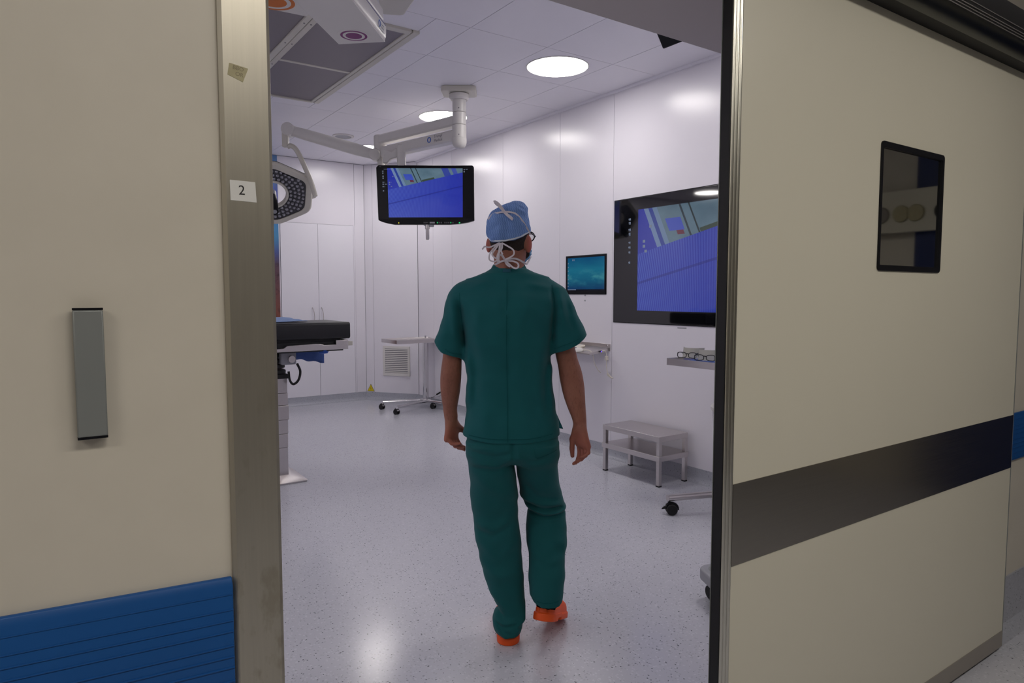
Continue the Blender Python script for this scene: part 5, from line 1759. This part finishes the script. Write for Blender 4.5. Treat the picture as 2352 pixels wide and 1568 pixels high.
from mathutils.bvhtree import BVHTree
def bvh_of(o):
    me = o.data
    return BVHTree.FromPolygons([v.co for v in me.vertices], [tuple(p.vertices) for p in me.polygons])
bt = bvh_of(shirt)
def surf(bv, x, z, off=.0020):
    h = bv.ray_cast(Vector((x, -1, z)), Vector((0, 1, 0)))
    if h[0] is None: return None
    return np.array(h[0]) - np.array([0, off, 0]), np.array(h[1])
def seam(name, bv, pts, width, parent, mat=m_seam, n=40, thick=.0010):
    P = spline([(x, 0, z) for x, z in pts], max(4, n // len(pts)))
    q, nn = [], []
    for p in P:
        s = surf(bv, p[0], p[2])
        if s is None: continue
        q.append(s[0]); nn.append(s[1])
    if len(q) > 2:
        # calm the sampled depths so the seam runs evenly
        q = np.array(q)
        for _ in range(2):
            q[1:-1, 1] = (q[:-2, 1] + 2 * q[1:-1, 1] + q[2:, 1]) / 4
        return obj(name, MB().strip(list(q), width, [(0, -1, 0)] * len(q), thick), mat, parent, local=True)
seam('back_seam', bt, [(-.020, 1.478), (-.020, 1.40), (-.0205, 1.2), (-.018, 1.0), (-.016, .845)], .0022, shirt)
seam('hem_seam', bt, [(-.17, .866), (-.09, .858), (0, .857), (.09, .860), (.16, .872)], .0014, shirt)
seam('sleeve_seam', bt, [(-.205, 1.425), (-.198, 1.33), (-.19, 1.25), (-.187, 1.19)], .0016, shirt)
seam('sleeve_seam', bt, [(.157, 1.455), (.166, 1.38), (.162, 1.28), (.156, 1.215)], .0016, shirt)
seam('cuff_seam', bt, [(-.262, 1.205), (-.24, 1.191), (-.21, 1.184), (-.196, 1.182)], .0014, shirt)
seam('cuff_seam', bt, [(.168, 1.207), (.20, 1.221), (.24, 1.236), (.266, 1.248)], .0014, shirt)
# collar band at the nape and the side-slit flap
cbp = [(-.0125 + .067 * sin(a), .028 - .060 * cos(a), 1.522 + .004 * abs(sin(a))) for a in np.linspace(-1.75, 1.75, 28)]
obj('collar', MB().strip(cbp, .026, [(sin(a), -cos(a), .55) for a in np.linspace(-1.75, 1.75, 28)], .005), m_scrub2, shirt, local=True)
obj('neck_tab', MB().strip([(-.036, -.0445, 1.511), (-.006, -.0465, 1.511)], .013, (0, -1, .4), .002), plain('neck_tape', (24, 84, 104), .8), shirt, local=True)
fl_ = MB().add([(.172, .045, .955), (.178, .05, .87), (.2135, .075, .86), (.1715, .055, .955), (.176, .06, .87), (.2125, .082, .862)], [(0, 1, 2), (5, 4, 3), (0, 3, 4, 1), (1, 4, 5, 2), (2, 5, 3, 0)])
obj('front_flap', fl_, m_scrub, shirt, local=True)

# ---- trousers
g = Grid(-.24, .27, -.19, .23, .0, .96, .0036)
outer_trousers(g)
# open hems
for L, zt in ((leg_r, .195),):
    inn = shrunk(L, .012, 2.25)
    g.put(inn.box(.02)[:4] + (0, zt), lambda X, Y, Z: inn.dist(X, Y, Z, False), mode='cut')
hl = lambda X, Y: .041 + .07 * np.maximum(0, np.abs(X + .012) - .03) + .05 * np.maximum(0, Y + .02)
g.put((-.13, .09, -.15, .15, 0, .13), lambda X, Y, Z: Z - hl(X, Y), mode='cut')
g.put((.06, .26, -.14, .08, .05, .22), lambda X, Y, Z: Z - (.174 - .02 * (X - .15) + .10 * (Y + .03)) + 0 * Y, mode='cut')
g.put((-.24, .27, -.19, .23, .03, .9), lambda X, Y, Z: wav(X, Y, Z, .0021, 22, 1.3) + wav(X, Y, Z, .0012, 52, .4), mode='off')
for pts, amp, w in (
    # back of the bent knee
    ([(.03, .588), (.10, .565), (.205, .560)], .007, .010), ([(.05, .566), (.12, .540), (.22, .540)], -.012, .010), ([(.06, .545), (.13, .520), (.226, .528)], .010, .009),
    ([(.065, .522), (.13, .506), (.226, .512)], -.010, .009), ([(.06, .500), (.11, .488), (.20, .50)], .006, .010), ([(.20, .55), (.228, .535)], .006, .008),
    ([(.17, .42), (.21, .40), (.225, .36)], .004, .014), ([(.08, .37), (.14, .33), (.2, .345)], .004, .014),
    ([(.05, .66), (.10, .60), (.19, .58)], -.005, .016), ([(.075, .16), (.09, .13)], .005, .012),
    # seat and straight leg
    ([(.004, .80), (-.06, .785), (-.16, .80)], -.007, .013), ([(.006, .775), (-.05, .752), (-.15, .755)], .006, .013), ([(.008, .752), (-.06, .725), (-.165, .735)], -.005, .014),
    ([(.002, .85), (.006, .80), (.010, .77)], -.008, .010), ([(.02, .80), (.09, .77), (.17, .79)], -.004, .014),
    ([(-.15, .70), (-.06, .64), (.015, .60)], .004, .02), ([(-.14, .50), (-.07, .47), (.0, .53)], .005, .018), ([(-.15, .47), (-.08, .445), (.0, .49)], -.005, .016),
    ([(-.13, .42), (-.06, .36), (.02, .42)], .005, .02), ([(-.12, .33), (-.05, .28), (.03, .30)], .004, .02),
    ([(-.03, .75), (-.02, .55), (.0, .35)], .003, .03),
    # cloth gathered on the left foot
    ([(-.062, .145), (-.055, .128), (-.03, .112)], -.007, .009), ([(-.075, .11), (-.04, .098), (.02, .105)], .006, .009), ([(-.075, .093), (-.03, .082), (.03, .09)], -.006, .008),
    ([(-.07, .085), (-.045, .060), (-.02, .042)], .006, .007), ([(-.06, .09), (-.03, .065), (0, .055)], -.004, .007), ([(.05, .105), (.02, .078), (.035, .06)], .006, .008), ([(.045, .08), (.01, .07)], -.005, .008),
    ([(-.09, .21), (-.05, .17), (-.02, .15)], .004, .013)):
    g.fold(pts, amp * 1.15, w, .2)
trou = obj('scrub_trousers', g.mesh('scrub_trousers', m_scrub2, 2), None, person, local=True)
bt2 = bvh_of(trou)
seam('pocket_seam', bt2, [(.085, .822), (.089, .800), (.098, .782), (.13, .791), (.178, .806)], .0015, trou)
seam('cuff_seam', bt2, [(.10, .190), (.145, .188), (.19, .191)], .0014, trou)

# ---- cap, hair, ribbons, mask, spectacles
g = Grid(-.125, .10, -.11, .16, 1.57, 1.80, .0026)
g.stack(capS)
def cap_cut(X, Y):
    zc = np.interp(X, [-.11, -.095, -.082, -.061, -.025, .01, .042, .066, .074, .09], [1.648, 1.640, 1.626, 1.6225, 1.6225, 1.630, 1.643, 1.660, 1.668, 1.672])
    return zc + .22 * np.maximum(0, Y - .02)
g.put((-.13, .11, -.12, .17, 1.56, 1.72), lambda X, Y, Z: Z - cap_cut(X, Y), mode='cut')
capin = Stack(list(zip(skull.z, skull.cx - skull.a, skull.cx + skull.a, skull.cy, skull.b)), 2.2, .0005, False)
g.put((-.125, .10, -.11, .16, 1.57, 1.68), lambda X, Y, Z: capin.dist(X, Y, Z, False) , mode='cut')
g.put((-.125, .1, -.11, .16, 1.6, 1.8), lambda X, Y, Z: wav(X, Y, Z, .0013, 70, .2) + wav(X, Y, Z, .0008, 150, 1.0), mode='off')
for pts, amp, w in (([(-.075, 1.735), (-.05, 1.69), (-.052, 1.64)], .004, .012), ([(-.03, 1.72), (-.015, 1.67), (-.03, 1.63)], -.004, .01), ([(.0, 1.71), (.01, 1.66)], .003, .012),
                    ([(.02, 1.765), (.05, 1.745)], -.004, .006), ([(.01, 1.775), (.045, 1.757)], .003, .006), ([(.015, 1.752), (.055, 1.735)], .003, .006), ([(.03, 1.70), (.04, 1.66)], .003, .01)):
    g.fold(pts, amp, w, .05)
cap = obj('surgical_cap', g.mesh('surgical_cap', m_cap, 2), None, person, local=True)
rim_pts, rim_n = [], []
for x in np.linspace(-.092, .070, 26):
    z = float(cap_cut(np.array(x), np.array(-.08)))
    rim_pts.append((x, capS.back(x, z + .004, .0005), z + .003)); rim_n.append((0, -1, 0))
obj('cap_band', MB().strip(rim_pts, .006, (0, -1, 0), .003), plain('cap_band_white', (196, 204, 214), .8), cap, local=True)

g = Grid(-.11, .09, -.10, .16, 1.53, 1.69, .003)
hairS = Stack(list(zip(skull.z, skull.cx - skull.a, skull.cx + skull.a, skull.cy, skull.b)), 2.2, .0028, False)
neckS = Stack(list(zip(neck.z, neck.cx - neck.a, neck.cx + neck.a, neck.cy, neck.b)), 2.1, .0026, False)
g.stack(hairS); g.stack(neckS, .02)
def hairline(X, Y):
    return 1.590 + .0 * X + .10 * np.maximum(0, Y + .01) + 14 * np.maximum(0, np.abs(X + .012) - .036) ** 2 + .0014 * np.sin(X * 190)
g.put((-.13, .1, -.12, .17, 1.5, 1.70), lambda X, Y, Z: hairline(X, Y) - Z, mode='and')
g.put((-.13, .1, -.12, .17, 1.5, 1.70), lambda X, Y, Z: Y - .05 + 0 * X, mode='and')
obj('hair', g.mesh('hair', m_hair, 2), None, person, local=True)
g = Grid(-.11, .12, -.06, .20, 1.50, 1.65, .003)
g.ell(hc0 + hf * .030 + np.array([0, 0, -.074]), (.0625, .070, .048), (hs, hf, (0, 0, 1)))
g.cap(hc0 + hs * .066 + hf * .0 + np.array([0, 0, -.03]), hc0 + hs * .058 + hf * .03 + np.array([0, 0, -.075]), .017, .02, .02)
g.put((-.12, .13, -.07, .21, 1.49, 1.66), lambda X, Y, Z: -( (X - hc0[0]) * hf[0] + (Y - hc0[1]) * hf[1]) - .020 + 0 * Z, mode='and')
obj('beard', g.mesh('beard', m_hair, 2), None, person, local=True)
g = Grid(-.09, .15, -.02, .22, 1.52, 1.66, .003)
g.ell(hc0 + hf * .072 + np.array([0, 0, -.066]), (.064, .062, .052), (hs, hf, (0, 0, 1)))
g.put((-.1, .16, -.03, .23, 1.51, 1.67), lambda X, Y, Z: .040 - ((X - hc0[0]) * hf[0] + (Y - hc0[1]) * hf[1]) + 0 * Z, mode='and')
g.put((-.1, .16, -.03, .23, 1.51, 1.67), lambda X, Y, Z: .0015 * np.sin(Z * 420) + 0 * X + 0 * Y, mode='off')
mask = obj('face_mask', g.mesh('face_mask', m_mask, 2), None, person, local=True)

def ribbon(name, pts, width, parent, normal=(0, -1, 0), n=8, mat=m_ribbon):
    return obj(name, MB().strip(spline(pts, n), width, normal, .0014), mat, parent, local=True)
def cp(x, z, off=.003): return (x, capS.back(x, z, off), z)
# upper mask string over the cap, tied in a bow
ribbon('mask_string', [cp(-.0935, 1.712), cp(-.075, 1.728), cp(-.05, 1.733), cp(-.030, 1.734), cp(-.012, 1.734), cp(.015, 1.727), cp(.04, 1.702), cp(.058, 1.676), cp(.068, 1.662), (.0735, .0, 1.655)], .0065, mask)
kx, kz = -.030, 1.735
y0_ = capS.back(kx, kz, .006)
obj('bow_knot', MB().lathe([(0, -.005), (.006, -.003), (.006, .003), (0, .005)], (kx, y0_, kz), 12, 'x'), m_ribbon, mask, local=True)
obj('bow_loop', MB().strip(spline([(kx, y0_, kz), (-.038, y0_ - .010, 1.745), (-.052, y0_ - .012, 1.762), (-.0665, y0_ - .004, 1.773), (-.058, y0_ + .002, 1.764), (-.044, y0_ - .002, 1.752), (kx, y0_, kz)], 6), .013, (.45, -.8, .2), .0014), m_ribbon, mask, local=True)
obj('bow_loop', MB().strip(spline([(kx, y0_, kz), (-.018, y0_ - .010, 1.722), (-.004, y0_ - .014, 1.710), (.003, y0_ - .010, 1.704)], 6), [.006] + [.0125] * 17 + [.008], (.3, -.9, .3), .0014), m_ribbon, mask, local=True)
# cap strings knotted low at the nape, with loops and tails
nx, nz = -.048, 1.617
ny = capS.back(nx, 1.625, .006)
def tail(nm, pts, w=.0058): ribbon(nm, [(x, ny - .004 - .002 * i + d, z) for i, (x, z, d) in enumerate(pts)], w, cap)
tail('cap_string', [(nx, nz, 0), (-.070, 1.606, -.006), (-.088, 1.599, -.012), (-.104, 1.604 - .003, -.016), (-.114, 1.590, -.018)])
tail('cap_string', [(nx, nz, 0), (-.066, 1.601, -.004), (-.084, 1.577, -.008), (-.088, 1.555, -.008), (-.078, 1.546, -.004), (-.060, 1.548, 0), (-.052, 1.575, .004), (-.046, nz, .006)])
tail('cap_string', [(nx, nz, 0), (-.060, 1.598, -.004), (-.076, 1.575, -.006), (-.070, 1.562, -.004), (-.056, 1.555, 0)])
tail('cap_string', [(nx + .004, nz, 0), (-.047, 1.59, -.004), (-.056, 1.563, -.006), (-.050, 1.545, -.002)], .0085)
tail('cap_string', [(nx + .008, nz, 0), (-.022, 1.607, -.004), (.004, 1.590, -.006), (.007, 1.573, -.004), (-.006, 1.562, .0), (-.026, 1.553, .006)])
tail('cap_string', [(nx + .01, nz, 0), (-.038, 1.60, -.002), (-.042, 1.585, -.002), (-.036, 1.573, .0)])
# lower mask string around the neck, bow at the nape
def npnt(x, z, off=.004): return (x, neck.back(x, z, off), z)
ribbon('mask_string', [npnt(-.0745, 1.530), npnt(-.06, 1.540), npnt(-.044, 1.547), npnt(-.026, 1.551), npnt(.0, 1.558), npnt(.022, 1.556), npnt(.042, 1.547), (.058, .02, 1.540), (.066, .07, 1.552), (.078, .11, 1.575)], .0075, mask)
bx, bz = -.027, 1.551
by = neck.back(bx, bz, .009)
obj('bow_knot', MB().lathe([(0, -.006), (.006, -.004), (.006, .004), (0, .006)], (bx, by, bz), 12, 'z'), m_ribbon, mask, local=True)
ribbon('bow_loop', [(bx, by, bz), (-.036, by - .014, 1.566), (-.043, by - .018, 1.572), (-.050, by - .018, 1.568), (-.054, by - .014, 1.548), (-.050, by - .012, 1.538)], .0085, mask, (.2, -1, 0))
ribbon('bow_loop', [(bx, by, bz), (-.012, by - .012, 1.537), (.004, by - .02, 1.523), (.017, by - .024, 1.519), (.025, by - .022, 1.527), (.022, by - .018, 1.539), (.006, by - .012, 1.547), (-.012, by - .006, 1.5485), (bx, by, bz)], .0065, mask, (0, -1, .35))
ribbon('mask_string', [(bx, by, bz), (-.018, by - .008, 1.535), (-.006, by - .016, 1.527)], .0105, mask, (0, -1, .3))
# spectacles
spx = obj('spectacles', MB().tube(spline([tuple(hc0 + hs * .083 + hf * .0 + np.array([0, 0, .002])), tuple(hc0 + hs * .081 + hf * .05 + np.array([0, 0, .002])), tuple(hc0 + hs * .070 + hf * .108 + np.array([0, 0, -.004]))], 6), .003, 8)
          .tube(spline([tuple(hc0 - hs * .083 + np.array([0, 0, .002])), tuple(hc0 - hs * .081 + hf * .05 + np.array([0, 0, .002])), tuple(hc0 - hs * .070 + hf * .108 + np.array([0, 0, -.004]))], 6), .003, 8), m_black, person, local=True)
for s in (-1, 1):
    c = hc0 + hs * s * .037 + hf * .112 + np.array([0, 0, -.004])
    rim = [c + (hs * .031 * cos(a) + np.array([0, 0, 1]) * .021 * sin(a)) - hf * .008 * (1 if s * cos(a) > 0 else 0) * abs(cos(a)) for a in np.linspace(0, 2 * pi, 24, endpoint=False)]
    obj('rim', MB().tube(rim, .0026, 8, True), m_black, spx, local=True)
    obj('lens', MB().add(rim, [tuple(range(24))]), m_lensglass, spx, local=True)
    obj('eyeball', MB().lathe([(0, -.011), (.008, -.008), (.011, 0), (.008, .008), (0, .011)], tuple(hc0 + hf * .084 + hs * s * .031 + np.array([0, 0, .001])), 16), m_eye, person, local=True)
obj('bridge', MB().tube([hc0 - hs * .008 + hf * .112, hc0 + hf * .117 + np.array([0, 0, .004]), hc0 + hs * .008 + hf * .112], .0026, 8), m_black, spx, local=True)

# ---- clogs
def clog(label, heel, ang, pitch=0.0, lift=0.0):
    """heel point on the ground, ang turns the toe to the viewer's right"""
    g = Grid(-.065, .065, -.012, .305, -.004, .125, .0028)
    lin_ = np.linspace(-.02, .32, 171)
    def sm(xs, ys):
        t = hermite(lin_, xs, ys)
        return lambda Y: np.interp(Y, lin_, t)
    half0 = sm([0, .006, .018, .04, .08, .13, .19, .23, .262, .282, .292], [.010, .023, .035, .0434, .0442, .0435, .047, .048, .041, .026, .004])
    half = lambda Y: np.where(Y < .0435, np.sqrt(np.maximum(1e-8, .0435 ** 2 - (.0435 - np.clip(Y, 0, .0435)) ** 2)), half0(Y))
    cx = sm([0, .12, .2, .29], [0, .002, .0, -.006])
    height = sm([0, .02, .06, .10, .13, .17, .21, .25, .28, .292], [.054, .054, .050, .054, .070, .078, .074, .062, .044, .028])
    def outline(X, Y, grow):
        a = np.abs(X - cx(Y)) - half(Y) - grow
        b = np.sqrt(X ** 2 + (Y - .0435) ** 2) - .0435 - grow
        return np.where(Y + 0 * X < .0435, b, a)
    box_ = (-.07, .07, -.02, .31, -.01, .13)
    # sole with a step between heel and ball
    def sole(X, Y, Z):
        top = np.interp(Y, [0, .12, .29], [.030, .026, .024])
        bot = np.where((Y > .085) & (Y < .135), .012, .0)
        return np.maximum(np.maximum(outline(X, Y, .003), np.abs(Y - .144) - .150), np.maximum(Z - top, bot - Z))
    def upper(X, Y, Z):
        h = height(Y)
        a = outline(X, Y, -.004) + 0 * Z
        b = Z - h + 0 * X
        kk = .008 + .026 * np.clip((Y - .10) / .05, 0, 1)
        t = np.clip(.5 + .5 * (a - b) / kk, 0, 1)
        d = a * t + b * (1 - t) + kk * t * (1 - t)
        return np.maximum(np.maximum(d, np.abs(Y - .144) - .149), .018 - Z)
    g.put(box_, sole)
    g.put(box_, upper, .004)
    # foot opening
    g.put(box_, lambda X, Y, Z: np.maximum(np.maximum(np.abs(X - cx(Y)) - half(Y) + .0115, np.maximum(.010 - Y, Y - (.128 + .25 * (Z - .05)))), .036 - Z), mode='cut')
    o = obj('clog', g.mesh('clog', m_clog, 3), None, person, local=True)
    M_ = Matrix.Translation(heel) @ Matrix.Rotation(-ang, 4, 'Z') @ Matrix.Rotation(pitch, 4, 'X')
    o.matrix_basis = M_
    o['label'] = label
    ledge = [(cx(y) + s * (half(y) + .0005), y, .0275) for s, ys in ((-1, np.linspace(.13, .006, 10)), (1, np.linspace(.006, .13, 10))) for y in ys]
    obj('sole_ridge', MB().tube(ledge, .0028, 8), m_clog, o, local=True)
    hs_ = MB()
    for s in (-1, 1):
        for y in (.122, .146, .17):
            z = .047
            w = half(y) - .0065
            hs_.lathe([(0, -.003), (.0042, -.003), (.0042, .003), (0, .003)], (cx(y) + s * float(w - .0026), y, z), 10, 'x')
    obj('vent_holes', hs_, m_clog_dark, o, local=True)
    return o
for pts in ([(-.034, .024, .26), (-.014, .010, .13), (-.012, -.004, .062), (-.013, .03, .048), (-.019, .12, .043)], [(.147, .012, .30), (.144, -.003, .20), (.140, -.008, .138), (.151, .026, .118), (.183, .112, .078)]):
    P_ = spline(pts, 6)
    obj('sock', MB().tube(P_, list(np.interp(np.arange(len(P_)), [0, len(P_) * .5, len(P_) * .62, len(P_) - 1], [.040, .040, .037, .028])), 20), m_sock, person, local=True)
clog('left clog planted flat, heel towards the viewer', (-.0125, -.066, 0), radians(-4))
clog('right clog with lifted heel, toe turned to the right', (.118, -.066, .104), radians(20), radians(-20))
